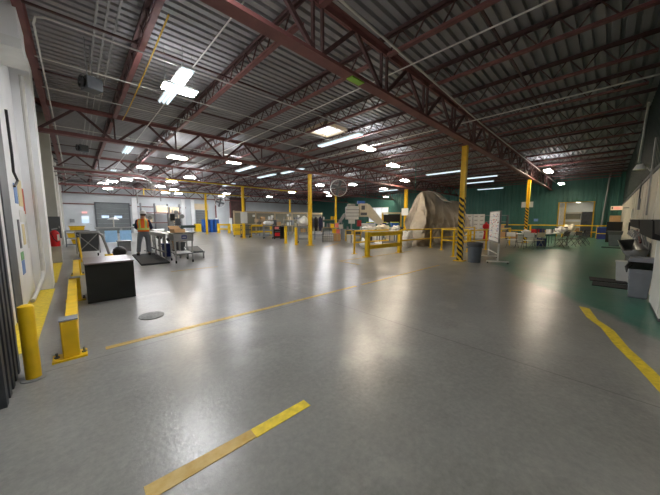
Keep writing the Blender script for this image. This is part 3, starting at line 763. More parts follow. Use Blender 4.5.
line_conveyor(2.62, 13.0, 1.7, 'belt conveyor farther along the packing line at the worker', R(3))
line_conveyor(3.0, 15.6, 2.2, 'belt conveyor at the far end of the packing line', R(-10))
def head(x, y, label, hh, m='grey_dark'):
    t = thing('labeling_head', label, 'machine head', (x, y, 0), R(random.uniform(-20, 20)), 'machine heads along the packing line')
    MB().cyl(0, 0, 0, hh, .035, n=12).build('mast', 'steel', t); MB().cyl(0, 0, 0, .03, .22, n=16).build('foot', 'steel_dull', t)
    MB().box(-.1, -.1, hh-.5, .08, .1, hh-.2).build('head_box', m, t)
    MB().lathe([(0, -.03), (.09, -.03), (.09, .03), (0, .03)], 0, 0, 18).xf(Matrix.Translation((.14, -.16, hh-.12)) @ Matrix.Rotation(R(90), 4, 'X')).build('reel', 'steel_dull', t)
    MB().bar((-.1, -.1, hh-.6), (.28, -.2, hh-.75), .05).build('arm', 'steel', t)
head(3.12, 12.5, 'tall machine head with a reel nearest the stainless table', 1.75)
head(3.2, 13.6, 'dark machine head standing right of the worker', 1.95, 'black')
head(3.3, 14.4, 'grey machine head behind the dark one right of the worker', 1.8, 'steel_dull')
head(2.5, 15.3, 'machine head in line behind the worker', 1.7, 'steel_dull')
for k, (x, y, m, lab) in enumerate(((2.62, 12.36, 'blue_dark', 'dark blue motor tub under the packing line'), (3.25, 12.9, 'grey_dark', 'grey tub under the packing line'), (3.4, 13.9, 'cardboard', 'tan carton under the packing line'))):
    b = thing('parts_tub', lab, 'tub', (x, y, .3 if k == 9 else 0), .2*k, 'tubs under the packing line')
    MB().frust(0, 0, 0, .26, .26, .5, .3, .3).build('body', m, b); MB().box(-.165, -.165, .48, .165, .165, .53).build('rim', m, b)

# worker ------------------------------------------------------------
def skin_mesh(name, chains, mat_, parent, lv=2):
    me = bpy.data.meshes.new(name); vs = []; es = []; rad = []; key = {}
    for ch in chains:
        prev = None
        for p, r in ch:
            k = tuple(round(q, 4) for q in p)
            if k not in key: key[k] = len(vs); vs.append(p); rad.append(r)
            if prev is not None and prev != key[k]: es.append((prev, key[k]))
            prev = key[k]
    me.from_pydata(vs, es, []); o = bpy.data.objects.new(name, me); COL.objects.link(o)
    md = o.modifiers.new('skin', 'SKIN'); md.use_smooth_shade = True
    for i, d in enumerate(me.skin_vertices[0].data):
        r = rad[i]; d.radius = r if isinstance(r, tuple) else (r, r)
        d.use_root = (i == 0)
    sb = o.modifiers.new('sub', 'SUBSURF'); sb.levels = sb.render_levels = lv
    dg = bpy.context.evaluated_depsgraph_get()
    nm = bpy.data.meshes.new_from_object(o.evaluated_get(dg)); nm.materials.clear(); nm.materials.append(M[mat_])
    for p_ in nm.polygons: p_.use_smooth = True
    bpy.data.objects.remove(o)
    q = bpy.data.objects.new(name, nm); COL.objects.link(q); q.parent = parent
    return q
P = thing('person', 'person in orange safety vest and white hat working at the packing line, seen from behind', 'person', (1.98, 13.05, .06), R(-14))
pel = (0, 0, .93)
body = [
 [(pel, (.15, .11)), ((0, .02, 1.08), (.135, .10)), ((0, .04, 1.25), (.155, .11)), ((0, .05, 1.38), (.15, .10)), ((0, .06, 1.47), (.065, .065)), ((.01, .08, 1.55), (.055, .055)), ((.02, .11, 1.63), (.078, .092)), ((.02, .11, 1.70), (.07, .085))],
 [(pel, (.15, .11)), ((-.11, .0, .86), (.095, .095)), ((-.17, .04, .50), (.062, .062)), ((-.22, .0, .09), (.042, .042)), ((-.22, .02, .045), (.045, .04)), ((-.24, .15, .035), (.04, .03))],
 [(pel, (.15, .11)), ((.11, .0, .86), (.095, .095)), ((.13, .06, .50), (.062, .062)), ((.15, .0, .09), (.042, .042)), ((.15, .02, .045), (.045, .04)), ((.19, .14, .035), (.04, .03))],
 [((0, .05, 1.38), (.15, .10)), ((-.19, .05, 1.38), (.06, .06)), ((-.26, .10, 1.12), (.048, .048)), ((-.2, .32, 1.04), (.036, .036)), ((-.16, .40, 1.03), (.03, .03))],
 [((0, .05, 1.38), (.15, .10)), ((.19, .05, 1.38), (.06, .06)), ((.27, .10, 1.12), (.048, .048)), ((.24, .33, 1.06), (.036, .036)), ((.21, .41, 1.05), (.03, .03))]]
bo = skin_mesh('body', body, 'skin', P)
# hands with five fingers
for s in (-1, 1):
    w = Vector((-.16, .40, 1.03)) if s < 0 else Vector((.21, .41, 1.05)); dx = .03 if s < 0 else -.03
    pal = w+Vector((dx, .07, -.02)); ch = [[(tuple(w), .026), (tuple(pal), (.036, .018))]]
    for k in range(4):
        o_ = Vector(((k-1.5)*.02, .02, 0)); ln = (.06, .07, .066, .05)[k]
        ch.append([(tuple(pal), (.036, .018)), (tuple(pal+o_+Vector((0, .02, 0))), .009), (tuple(pal+o_+Vector((0, ln*.7, -.018))), .008), (tuple(pal+o_+Vector((0, ln, -.05))), .007)])
    th = -s
    ch.append([(tuple(w), .026), (tuple(w+Vector((th*.035, .04, -.01))), .011), (tuple(w+Vector((th*.045, .08, -.03))), .009)])
    skin_mesh('hand', ch, 'skin', P, 1)
# trousers, shirt sleeves
skin_mesh('trousers', [[((0, .01, 1.04), (.165, .125)), (pel, (.178, .138))], [(pel, (.178, .138)), ((-.11, .0, .84), (.112, .112)), ((-.17, .04, .50), (.085, .085)), ((-.22, .005, .08), (.072, .075))],
    [(pel, (.178, .138)), ((.11, .0, .84), (.112, .112)), ((.13, .06, .50), (.085, .085)), ((.15, .005, .08), (.072, .075))]], 'trouser', P)
skin_mesh('shirt', [[((0, .01, .9), (.19, .15)), ((0, .02, .98), (.185, .145)), ((0, .03, 1.1), (.15, .115)), ((0, .04, 1.25), (.168, .122)), ((0, .05, 1.38), (.16, .112)), ((0, .06, 1.46), (.08, .08))],
    [((0, .05, 1.38), (.16, .112)), ((-.19, .05, 1.38), (.075, .075)), ((-.26, .10, 1.12), (.062, .062)), ((-.205, .31, 1.045), (.048, .048))],
    [((0, .05, 1.38), (.16, .112)), ((.19, .05, 1.38), (.075, .075)), ((.27, .10, 1.12), (.062, .062)), ((.24, .32, 1.065), (.048, .048))]], 'navy', P)
VP = [(.195, .95), (.19, 1.05), (.19, 1.15), (.205, 1.27), (.21, 1.36), (.185, 1.43), (.12, 1.475)]
def vest_r(z):
    for (a, za), (b, zb) in zip(VP, VP[1:]):
        if za <= z <= zb: return a+(b-a)*(z-za)/(zb-za)
    return VP[-1][0]
def vest_y(z): return .02+.03*(z-.95)/.5
def vest_band(z0, z1, a0, a1, off, n=24, m=6):
    vs = []; fs = []
    for j in range(m+1):
        z = z0+(z1-z0)*j/m
        for i in range(n+1):
            a = R(a0+(a1-a0)*i/n); r = vest_r(z)+off
            vs.append((r*1.02*math.cos(a), vest_y(z)+r*.78*math.sin(a), z))
    for j in range(m):
        for i in range(n): fs.append((j*(n+1)+i, j*(n+1)+i+1, (j+1)*(n+1)+i+1, (j+1)*(n+1)+i))
    return MB().add(vs, fs)
vst = vest_band(.95, 1.47, 110, 430, 0, 40, 12).build('vest', 'orange', P)
so = vst.modifiers.new('thick', 'SOLIDIFY'); so.thickness = .012
vest_band(1.02, 1.10, 110, 430, .006, 40, 2).build('waist_band', 'hivis', vst)
vest_band(1.045, 1.075, 110, 430, .01, 40, 1).build('reflective_tape', 'silver_tape', vst)
for a in (238, 302):
    vest_band(1.10, 1.46, a-14, a+14, .006, 6, 8).build('shoulder_band', 'hivis', vst); vest_band(1.10, 1.46, a-5, a+5, .01, 3, 8).build('reflective_tape', 'silver_tape', vst)
hd = Vector((.02, .11, 1.655))
MB().lathe([(0, .105), (.05, .1), (.085, .07), (.1, .02), (.098, -.03), (.07, -.05)], 0, 0, 18, .95, 1.1).xf(Matrix.Translation(hd+Vector((0, -.012, -.012)))).build('hair', 'hair', P)
ht = MB().lathe([(0, .145), (.05, .14), (.095, .11), (.118, .05), (.12, .02), (.135, .012), (.135, .002), (.1, .004)], 0, 0, 20, .98, 1.12).xf(Matrix.Translation(hd+Vector((0, 0, .015)))).build('hard_hat', 'white_plastic', P)
MB().prism([(-.09, .1), (.09, .1), (.07, .2), (-.07, .2)], .012, .022, 'z').xf(Matrix.Translation(hd)).build('hat_brim', 'white_plastic', ht)
MB().ball(tuple(hd+Vector((0, .1, -.03))), .014, .022, .018).build('nose', 'skin', P)
for s in (-1, 1):
    MB().ball(tuple(hd+Vector((s*.035, .085, 0))), .012, .01, .009).build('eye', 'white_plastic', P)
    MB().ball(tuple(hd+Vector((s*.083, -.005, -.02))), .012, .025, .035).build('ear', 'skin', P)
MB().box(-.025, .09, -.075, .025, .098, -.068).xf(Matrix.Translation(hd)).build('mouth', 'red_dull', P)
for s, fx, fd in ((-1, -.22, -.02), (1, .15, .04)):
    MB().ball((fx+fd*.5, .055, .045), .066, .155, .06).box(fx-.05, -.07, 0, fx+.05, .17, .02).build('shoe', 'black', P)

# ------------------------------------------------------------------ back wall furnishings
for k, x in enumerate((9.85, 10.95)):
    tag(MB().box(-.2, -.3, 0, .2, 0, 4.0).build('wall_pilaster', 'white_wall', None, (x, YF-.02, 0)), ('left' if k == 0 else 'right') + ' white pilaster on the back wall by the tan boards', 'pilaster')
tag(MB().box(-.24, -.3, 0, .24, 0, 3.9).build('wall_pilaster', 'white_wall', None, (4.9, YF-.02, 0)), 'white pilaster right of the grey dock door', 'pilaster')
t = thing('stacking_rack', 'tall storage rack of tan boards along the back wall behind the worker', 'rack', (7.2, 35.6, 0))
for x in (-1.9, -.6, .7, 1.9): MB().cb(x, 0, 0, .06, .8, 3.3).build('upright', 'grey_paint', t)
for z in (1.1, 2.2): MB().box(-1.95, -.42, z, 1.95, .42, z+.09).build('shelf_beam', 'red_steel', t)
for x, z, w, h_, lab in ((7.25, 2.295, 1.1, .75, 'wide tan board stack on the top rack shelf behind the worker'), (8.5, 2.295, .95, .62, 'tan board stack on the right of the top rack shelf'),
                         (8.5, 1.195, .9, .85, 'square tan board standing on the middle rack shelf'), (5.9, 1.195, .7, .6, 'small tan board stack at the left of the middle rack shelf')):
    tag(MB().box(-w/2, -.3, 0, w/2, .3, h_).build('board_stack', 'board_tan', None, (x, 35.5, z), bevel=.01), lab, 'boards', 'tan boards on the rack')
tag(MB().box(-.95, -.06, 0, .95, 0, .75).build('wall_board', 'board_tan', None, (12.0, YF-.02, 2.78)), 'big tan plywood board high on the back wall', 'board')
for k, (x, w) in enumerate(((12.1, 1.5), (14.9, 1.6), (20.6, 1.4))):
    mb = MB()
    for j in range(9): mb.box(-w/2, -.07-.01*(j % 2), .02+.3*j, w/2, 0, .31+.3*j)
    d_ = tag(mb.build('roll_up_door', 'grey_door' if k == 0 else 'back_wall', None, (x, YF-.02, 0)), ('leftmost grey' if k == 0 else 'middle pale blue' if k == 1 else 'rightmost pale blue') + ' roll up door in the back wall', 'door')
for k, x in enumerate((13.55, 15.5)):
    tt = thing('red_post', ('left' if k == 0 else 'right') + ' post with red top and white base before the back wall', 'post', (x, 36.0, 0))
    MB().cyl(0, 0, 1.7, 3.9, .09, n=12).build('upper_post', 'red_steel', tt); MB().cyl(0, 0, 0, 1.7, .2, n=14).build('lower_sleeve', 'white_wall', tt)
structure(MB().box(15.9, YF-.5, 0, 18.0, YF, 4.6), 'wall_back_bay', 'red_steel2', 'dark red brown bay of the back wall', 'wall')
t = thing('dock_bench', 'dark green bench with a yellow end panel by the back wall', 'bench', (9.45, 33.0, 0))
MB().box(-.9, -.3, .55, .5, .3, .85).build('top', 'dark_green', t); MB().box(.5, -.35, .1, 1.1, .35, 1.0).build('end_panel', 'yellow', t); MB().cb(-.8, 0, 0, .1, .5, .55).build('leg', 'grey_dark', t)

# blue pallets, stacks
def pallet_proto():
    t = thing('plastic_pallet', 'x', 'pallet', (0, 0, 0), 0, 'blue plastic pallets')
    MB().box(-.43, -.4, .11, .43, .4, .148).build('deck', 'blue', t)
    for x in (-.37, 0, .37): MB().box(x-.06, -.4, 0, x+.06, .4, .11).build('runner', 'blue', t)
    return t
pp = pallet_proto(); first = True; on = ['bottom','second','third','fourth','fifth','sixth','seventh','eighth','ninth','top']
for si, (x, y, nm) in enumerate(((11.25, 32.9, 'left'), (12.13, 32.9, 'right'))):
    for k in range(10):
        lab = 'blue plastic pallet, %s of the %s pallet stack' % (on[k] if k in (0, 9) else on[k]+' from the bottom', nm)
        if first: pp.location = (x, y, 0); pp['label'] = lab; first = False
        else: dup(pp, (x, y, .152*k), None, lab)

# yellow rail helper: thick two-rail barrier
def barrier(a, b, label, z=(.5, .95), h_=1.0, pw=.15):
    a = Vector((a[0], a[1], 0)); b = Vector((b[0], b[1], 0)); d = b-a; L = d.length; ang = math.atan2(d.y, d.x)
    t = thing('guard_barrier', label, 'guard rail', a, ang, 'yellow guard barriers')
    for x in (0, L):
        p_ = MB().cb(x, 0, 0, pw, pw, h_).build('post', 'yellow', t); MB().cb(x, 0, 0, .3, .26, .02).build('base_plate', 'yellow', p_)
    for zz in z:
        MB().prism([(-.09, zz-.14), (-.05, zz-.14), (-.05, zz-.09), (-.09, zz-.04), (-.05, zz), (-.05, zz+.03), (-.11, zz+.03), (-.13, zz-.04), (-.11, zz-.1)], .02, L-.02, 'x').build('rail', 'yellow', t)
    return t
barrier((8.42, 6.62), (10.62, 6.5), 'double yellow guard rail standing alone in the centre', (.45, .96))
barrier((10.85, 21.2), (12.85, 21.2), 'yellow guard rail left of the red and black tool chest', (.5, 1.02), 1.1)
barrier((11.6, 30.2), (12.2, 28.8), 'thick yellow guard rail right of the blue pallets', (.5, .98), 1.05, .22)
def post_bollard(x, y, label, h_=1.1, r=.085):
    t = thing('bollard', label, 'bollard', (x, y, 0), 0, 'yellow bollards')
    MB().lathe([(0, 0), (r, 0), (r, h_-.04), (r*.7, h_-.01), (0, h_)], 0, 0, 20).build('post', 'yellow', t); MB().cyl(0, 0, 0, .012, r*1.7, n=20).build('base_collar', 'yellow_dull', t)
post_bollard(9.5, 13.95, 'left one of the pair of yellow bollards in front of the workbenches')
post_bollard(9.38, 12.7, 'right one of the pair of yellow bollards in front of the workbenches', 1.05)

# yellow bins, grey carts, tool chest
def tub_cart(x, y, label, m, rz=0, w=.9, h_=1.05):
    t = thing('tilt_bin', label, 'bin', (x, y, 0), rz)
    MB().frust(0, 0, .15, w*.8, .6, h_, w, .8).build('tub', m, t); MB().box(-w*.52, -.42, h_-.06, w*.52, .42, h_).build('rim', m, t)
    MB().box(-w*.3, -.37, .5, w*.25, -.33, .75).build('front_slot', 'yellow_dull' if m == 'yellow' else 'grey_dark', t)
    for s in (-.3, .3):
        MB().lathe([(0, -.03), (.08, -.03), (.08, .03), (0, .03)], 0, 0, 12).xf(Matrix.Translation((s, -.25, .08)) @ Matrix.Rotation(R(90), 4, 'Y')).build('wheel', 'black', t)
tub_cart(10.32, 22.6, 'yellow wheeled bin left of the white board column', 'yellow', R(-25), .85, 1.1)
def utility_cart(x, y, label, m='grey_dark', rz=R(-40)):
    t = thing('utility_cart', label, 'cart', (x, y, 0), rz, 'grey utility carts')
    for z in (.22, .6, .98): MB().box(-.38, -.25, z, .38, .25, z+.04).box(-.38, -.25, z+.04, .38, -.23, z+.1).box(-.38, .23, z+.04, .38, .25, z+.1).build('shelf', m, t)
    for sx in (-.35, .35):
        for sy in (-.22, .22):
            l_ = MB().cb(sx, sy, .1, .045, .045, .92).build('leg', m, t); MB().ball((sx, sy, .055), .055, .03, .055).build('caster', 'black', l_)
    MB().tube([(.38, -.2, 1.0), (.5, -.2, 1.08), (.5, .2, 1.08), (.38, .2, 1.0)], .018).build('handle', m, t)
    return t
utility_cart(10.28, 20.95, 'dark grey utility cart at the foot of the white board column')
utility_cart(11.0, 18.55, 'pale grey utility cart left of the tool chest', 'grey_paint')
utility_cart(10.5, 13.45, 'grey utility cart under the white bags by the bollards', 'grey_paint')
t = thing('tool_chest', 'black tool chest with red labels beside the left bollard', 'tool chest', (11.22, 17.6, 0), R(-30))
MB().box(-.3, -.25, .1, .3, .25, 1.0).build('body', 'black', t)
for k in range(5):
    dr = MB().box(-.28, -.27, .15+.165*k, .28, -.25, .3+.165*k).build('drawer', 'black', t); MB().box(-.2, -.285, .25+.165*k, .2, -.27, .275+.165*k).build('handle', 'steel_dull', dr)
MB().box(-.2, -.295, .25, .17, -.285, .5).build('red_label', 'red', t); MB().box(-.2, -.295, .78, .1, -.285, .95).build('red_label', 'pink', t)
for sx in (-.22, .22): MB().ball((sx, -.18, .05), .05).build('caster', 'black_rubber', t)
def heap(x, y, z, label, m, sx, sy, sz, seed, cat='bundle', name='bag_heap'):
    rnd = random.Random(seed); mb = MB().ball((0, 0, sz), sx, sy, sz, 22, 14); o = []
    ph = [rnd.uniform(0, 6) for _ in range(4)]
    for v in mb.v:
        k = 1+.10*math.sin(5*v[0]/sx+ph[0])+.10*math.sin(6*v[1]/sy+ph[1])+.08*math.sin(9*v[2]/sz+ph[2]+3*v[0]/sx)
        o.append((v[0]*k, v[1]*k, max(0, v[2]*k)))
    mb.v = o
    return tag(mb.build(name, m, None, (x, y, z+(.004 if z else 0)), angle=80), label, cat)
heap(10.5, 13.45, 1.08, 'heap of bright white bags on the grey cart behind the bollards', 'white_plastic', .42, .36, .26, 3)
t = thing('waste_drum', 'black waste drum standing between the tool chest and left bollard', 'drum', (11.8, 17.75, 0))
MB().lathe([(0, 0), (.2, 0), (.24, .85), (.26, .9), (.24, .92), (0, .9)], 0, 0, 20).build('body', 'black', t); MB().lathe([(.24, .88), (.27, .88), (.27, .93), (.24, .93)], 0, 0, 20).build('rim', 'black_rubber', t)
heap(11.0, 18.55, 1.08, 'white rags piled over the cart left of the tool chest', 'white_plastic', .4, .3, .14, 5)

# long panel partition behind the workbenches
t = thing('panel_partition', 'long olive grey partition with tan capping behind the workbenches', 'partition', (10.4, 23.4, 0))
for k in range(5):
    x0 = 2.12*k
    MB().box(x0+.04, -.04, .15, x0+2.08, .04, 2.1).build('panel', 'olive_panel', t)
    MB().box(x0-.05, -.07, 0, x0+.05, .07, 2.3).build('post', 'tan_trim', t)
MB().box(10.55, -.07, 0, 10.65, .07, 2.3).build('post', 'tan_trim', t)
MB().box(-.05, -.1, 2.1, 10.65, .1, 2.27).build('capping', 'tan_trim', t); MB().box(-.05, -.1, .9, 10.65, -.02, 1.08).build('belt_rail', 'tan_trim', t)
for k, (x, z, w, h_) in enumerate(((12.3, 1.85, .25, .2), (14.3, 1.8, .28, .24), (16.2, 1.95, .22, .22), (17.6, 1.85, .3, .25), (19.1, 1.85, .24, .22))):
    tag(MB().box(-w/2, -.02, -h_/2, w/2, 0, h_/2).build('notice_sheet', 'paper', None, (x, 23.35, z)), 'white sheet pinned on the olive partition, %s from its left end' % ['first','second','third','fourth','fifth'][k], 'notice', 'sheets on the olive partition')
tag(MB().box(-.55, -.03, -.15, .55, 0, .15).build('banner', 'tan_trim', None, (12.9, 23.35, 1.42)), 'tan and white strip fixed across the olive partition', 'banner')

def workbench(x, y, w, label, rz=0):
    t = thing('workbench', label, 'workbench', (x, y, 0), rz, 'workbenches before the partition')
    MB().box(-w/2, -.4, .86, w/2, .4, .92).build('worktop', 'tan_trim', t)
    for sx in (-w/2+.08, w/2-.08):
        for sy in (-.34, .34): MB().cb(sx, sy, 0, .07, .07, .86).build('leg', 'grey_paint', t)
    MB().box(-w/2+.1, -.35, .25, w/2-.1, .35, .29).build('lower_shelf', 'grey_paint', t)
    for sx in (-w/2+.06, w/2-.06): MB().cb(sx, .36, .92, .05, .05, .85).build('upright', 'grey_paint', t)
    MB().box(-w/2, .15, 1.45, w/2, .4, 1.49).build('upper_shelf', 'tan_trim', t)
workbench(13.2, 21.9, 2.0, 'left workbench in front of the olive partition')
workbench(15.6, 21.4, 2.0, 'middle workbench in front of the olive partition')
workbench(13.9, 16.8, 2.2, 'workbench between the bollards and the plain centre column', R(-38))
workbench(13.8, 14.6, 2.2, 'cluttered workbench right of the plain centre column', R(-42))
def carton(x, y, z, w, d, h_, m, label, rz=R(-40), grp=None, cat='carton'):
    b = thing('carton' if cat == 'carton' else cat.replace(' ', '_'), label, cat, (x, y, z+(.003 if z else 0)), rz, grp)
    MB().box(-w/2, -d/2, 0, w/2, d/2, h_).build('body', m, b, bevel=.008)
    MB().box(-.03, -d/2-.004, 0, .03, -d/2, h_).box(-.03, -d/2, h_, .03, d/2, h_+.004).build('tape', 'tan_trim' if m == 'cardboard' else 'grey_dark', b)
    return b
carton(13.22, 13.12, 0, .5, .45, .5, 'cardboard', 'brown carton on the floor right of the grey crate')
carton(10.5, 13.45, .65, .3, .25, .26, 'cardboard', 'tan carton on the grey cart shelf behind the right bollard')
carton(14.0, 21.8, .92, .5, .4, .35, 'cardboard', 'tan carton on the left bench before the olive partition')
carton(13.0, 21.9, .92, .35, .3, .45, 'machine_white', 'white carton on the left bench before the olive partition')
carton(15.3, 21.4, .92, .4, .35, .5, 'grey_paint', 'grey carton on the middle bench before the olive partition')
carton(16.1, 21.35, .92, .35, .35, .4, 'cardboard', 'tan carton on the middle bench before the olive partition')
carton(13.5, 17.1, .92, .4, .35, .5, 'cardboard', 'tan carton on the bench left of the plain centre column')
carton(14.2, 16.5, .92, .35, .3, .65, 'grey_paint', 'grey case on the bench left of the plain centre column')
for k, (x, y, z, m, lab) in enumerate(((13.5, 14.95, 1.49, 'white_plastic', 'white box on the upper bench shelf right of the centre column'), (14.1, 14.4, 1.49, 'yellow', 'yellow box on the upper bench shelf right of the centre column'),
        (13.85, 14.6, .92, 'grey_paint', 'grey box on the cluttered bench top'), (14.3, 14.15, .92, 'white_plastic', 'white box on the cluttered bench top'), (13.4, 15.0, .92, 'blue_dark', 'dark blue box on the cluttered bench top'))):
    carton(x, y, z, .34, .26, .2+.04*(k % 3), m, lab, R(-42), 'boxes on the cluttered bench', 'box')
bench_goods = [(12.5, 21.8, .4, .35, .3, 'cardboard', 'low tan carton at the left end of the left bench'), (13.6, 21.75, .3, .3, .55, 'grey_dark', 'tall dark case in the middle of the left bench'),
    (14.9, 21.3, .35, .3, .32, 'white_plastic', 'white carton at the left end of the middle bench'), (15.7, 21.25, .3, .3, .22, 'pink', 'small pink box on the middle bench'), (16.45, 21.2, .3, .3, .6, 'board_tan', 'tall tan case at the right end of the middle bench'),
    (13.0, 17.5, .35, .3, .3, 'machine_cream', 'cream carton at the left end of the bench by the centre column'), (14.6, 16.2, .3, .3, .35, 'white_plastic', 'white carton at the right end of the bench by the centre column')]
for x, y, w_, d_, h_, m_, lab in bench_goods: carton(x, y, .92, w_, d_, h_, m_, lab, R(-20), 'cartons on the benches')
shelf_goods = [(12.6, 22.2, .4, .25, 'cardboard', 'tan box on the upper shelf of the left bench, left end'), (13.4, 22.2, .35, .3, 'white_plastic', 'white box on the upper shelf of the left bench'), (15.2, 21.7, .4, .28, 'board_tan', 'tan box on the upper shelf of the middle bench'),
    (16.0, 21.7, .35, .22, 'grey_paint', 'grey box on the upper shelf of the middle bench')]
for x, y, w_, h_, m_, lab in shelf_goods: carton(x, y, 1.49, w_, .22, h_, m_, lab, 0, 'boxes on the upper bench shelves')
t = thing('wire_crate', 'grey wire crate on the floor before the cluttered bench', 'crate', (12.7, 13.5, 0), R(-42))
mb = MB()
for z in (.02, .18, .34, .5): mb.bar((-.4, -.3, z), (.4, -.3, z), .02).bar((-.4, .3, z), (.4, .3, z), .02).bar((-.4, -.3, z), (-.4, .3, z), .02).bar((.4, -.3, z), (.4, .3, z), .02)
for k in range(7):
    x = -.4+.8*k/6; mb.bar((x, -.3, .02), (x, -.3, .5), .02).bar((x, .3, .02), (x, .3, .5), .02)
mb.build('wire_sides', 'grey_paint', t); MB().box(-.38, -.28, .02, .38, .28, .4).build('contents', 'machine_white', t)
t = thing('coat_rack', 'rack hung with dark blue jackets right of the plain centre column', 'rack', (11.5, 13.35, 0), R(-42))
MB().tube([(-.45, 0, 0), (-.45, 0, 1.75), (.45, 0, 1.75), (.45, 0, 0)], .025).build('frame', 'grey_dark', t); MB().bar((-.45, -.25, .03), (-.45, .25, .03), .05).bar((.45, -.25, .03), (.45, .25, .03), .05).build('feet', 'grey_dark', t)
for k, (x, m) in enumerate(((-.29, 'navy'), (.0, 'black'), (.29, 'navy'))):
    j = thing('jacket', 'dark blue jacket, %s on the rack right of the centre column' % ('leftmost', 'middle', 'rightmost')[k], 'jacket', (11.5+x*.74, 13.35-x*.67, .75), R(-42), 'jackets on the rack')
    MB().lathe([(.09, 0), (.1, .3), (.1, .7), (.09, .85), (.04, .94), (0, .95)], 0, 0, 14, 1, .75).build('torso', m, j)
    for s in (-1, 1): MB().tube([(s*.09, 0, .82), (s*.1, -.05, .5), (s*.09, -.08, .18)], [.045, .04, .036], 8).build('sleeve', m, j)
for k, (dx, z, m, lab) in enumerate(((-.32, 1.05, 'yellow', 'yellow card hung at the end of the cluttered bench'), (.0, 1.08, 'pink', 'pink card hung at the end of the cluttered bench'), (.3, 1.0, 'paper', 'white card hung at the end of the cluttered bench'),
                                     (-.2, .68, 'yellow', 'lower yellow card at the end of the cluttered bench'), (.08, .66, 'pink', 'lower pink card at the end of the cluttered bench'))):
    tag(MB().box(-.13, -.01, -.15, .13, .01, .15).build('hang_card', m, None, (13.45+dx*.74, 13.35-dx*.67, z), R(-42)), lab, 'card', 'cards by the bench')
t = thing('card_stand', 'grey wire stand carrying the coloured cards by the cluttered bench', 'stand', (13.47, 13.40, 0), R(-42))
MB().tube([(-.5, 0, 0), (-.5, 0, 1.25), (.5, 0, 1.25), (.5, 0, 0)], .018).build('frame', 'grey_paint', t)
for z in (.5, .85): MB().bar((-.5, .02, z), (.5, .02, z), .02).build('crossbar', 'grey_paint', t)

# yellow step stands
for k, (x, y) in enumerate(((13.75, 12.45), (14.2, 12.0))):
    t = thing('step_stand', ('left' if k == 0 else 'right') + ' yellow perforated step stand before the grey machine', 'step stand', (x, y, 0), R(-42), 'yellow step stands')
    for s in (-.22, .22):
        MB().bar((s, -.3, 0), (s, .02, .72), .05).bar((s, .3, 0), (s, -.02, .72), .05).bar((s, -.22, .2), (s, .22, .2), .04).bar((s, -.12, .44), (s, .12, .44), .04).build('side_frame', 'yellow', t)
    for yy, z in ((-.2, .22), (-.1, .45), (0, .72)): MB().cb(0, yy, z, .46, .16, .03).build('tread', 'yellow', t)

# ------------------------------------------------------------------ grey packaging machine
t = thing('packaging_machine', 'large pale grey packaging machine with a sloping chute', 'machine', (15.05, 12.95, 0), R(-43))
MB().box(-.75, -.5, 1.5, .15, .5, 2.45).build('hood', 'machine_white', t, bevel=.04)
mb = MB()
for z in (1.72, 1.95, 2.18): mb.box(-.78, -.53, z, .18, -.5, z+.05)
mb.build('hood_ribs', 'grey_paint', t)
MB().box(-.62, -.5, 2.45, -.1, .4, 2.62).build('motor_cover', 'steel_dull', t)
MB().box(.2, -.4, 1.7, .85, .4, 2.65).build('feed_tower', 'machine_cream', t, bevel=.05)
MB().box(.1, -.35, 2.65, .62, .3, 2.85).build('blue_cap', 'blue', t)
MB().box(.35, -.45, 2.2, .6, -.4, 2.5).box(.3, -.45, 1.8, .75, -.4, 2.0).build('access_opening', 'grey_dark', t)
MB().prism([(.7, 2.55), (.95, 2.6), (2.0, 1.35), (1.9, 1.15), (1.6, 1.15), (.7, 1.9)], -.3, .3, 'y').build('chute', 'machine_cream', t)
MB().prism([(-.8, 2.0), (-.95, 1.9), (-1.45, 1.15), (-1.3, 1.1), (-.75, 1.75)], -.1, .1, 'y').build('side_arm', 'steel_dull', t)
MB().cyl(-.35, -.2, .05, 1.5, .06, n=12).build('drop_tube', 'steel', t)
MB().box(-.55, -.4, 1.2, -.1, .2, 1.5).build('outlet_cone', 'machine_white', t)
MB().box(.05, -.55, 1.0, .35, -.1, 1.45).build('red_drive', 'red_dull', t)
MB().box(.35, -.45, .75, 1.4, .45, 1.2).build('lower_housing', 'machine_white', t, bevel=.04)
MB().box(-.7, -.45, .35, 1.5, .45, .75).build('base_frame', 'grey_dark', t)
for sx in (-.6, .4, 1.4):
    for sy in (-.4, .4): MB().cb(sx, sy, 0, .09, .09, 1.0).build('leg', 'grey_paint', t)
for k in range(5): MB().ball((.5+.18*k, -.5, .95+.03*(k % 2)), .07).build('roller_guard', 'steel', t)

low = [(13.0, 11.6, .5, .45, .5, 'machine_white', 'white crate on the floor before the grey machine, first from the left'), (13.7, 11.0, .45, .4, .62, 'grey_paint', 'grey crate on the floor before the grey machine, second from the left'),
    (14.3, 10.5, .5, .4, .45, 'white_plastic', 'white crate on the floor before the grey machine, third from the left'), (15.0, 10.0, .5, .45, .7, 'machine_cream', 'cream crate on the floor before the grey machine, fourth from the left'),
    (16.0, 10.3, .6, .5, .95, 'machine_white', 'tall white case between the grey machine and the tarp'), (14.6, 11.0, .4, .35, .9, 'grey_dark', 'dark pump case on the floor under the chute')]
for x, y, w_, d_, h_, m_, lab in low: carton(x, y, 0, w_, d_, h_, m_, lab, R(-43), 'crates before the grey machine', 'crate')
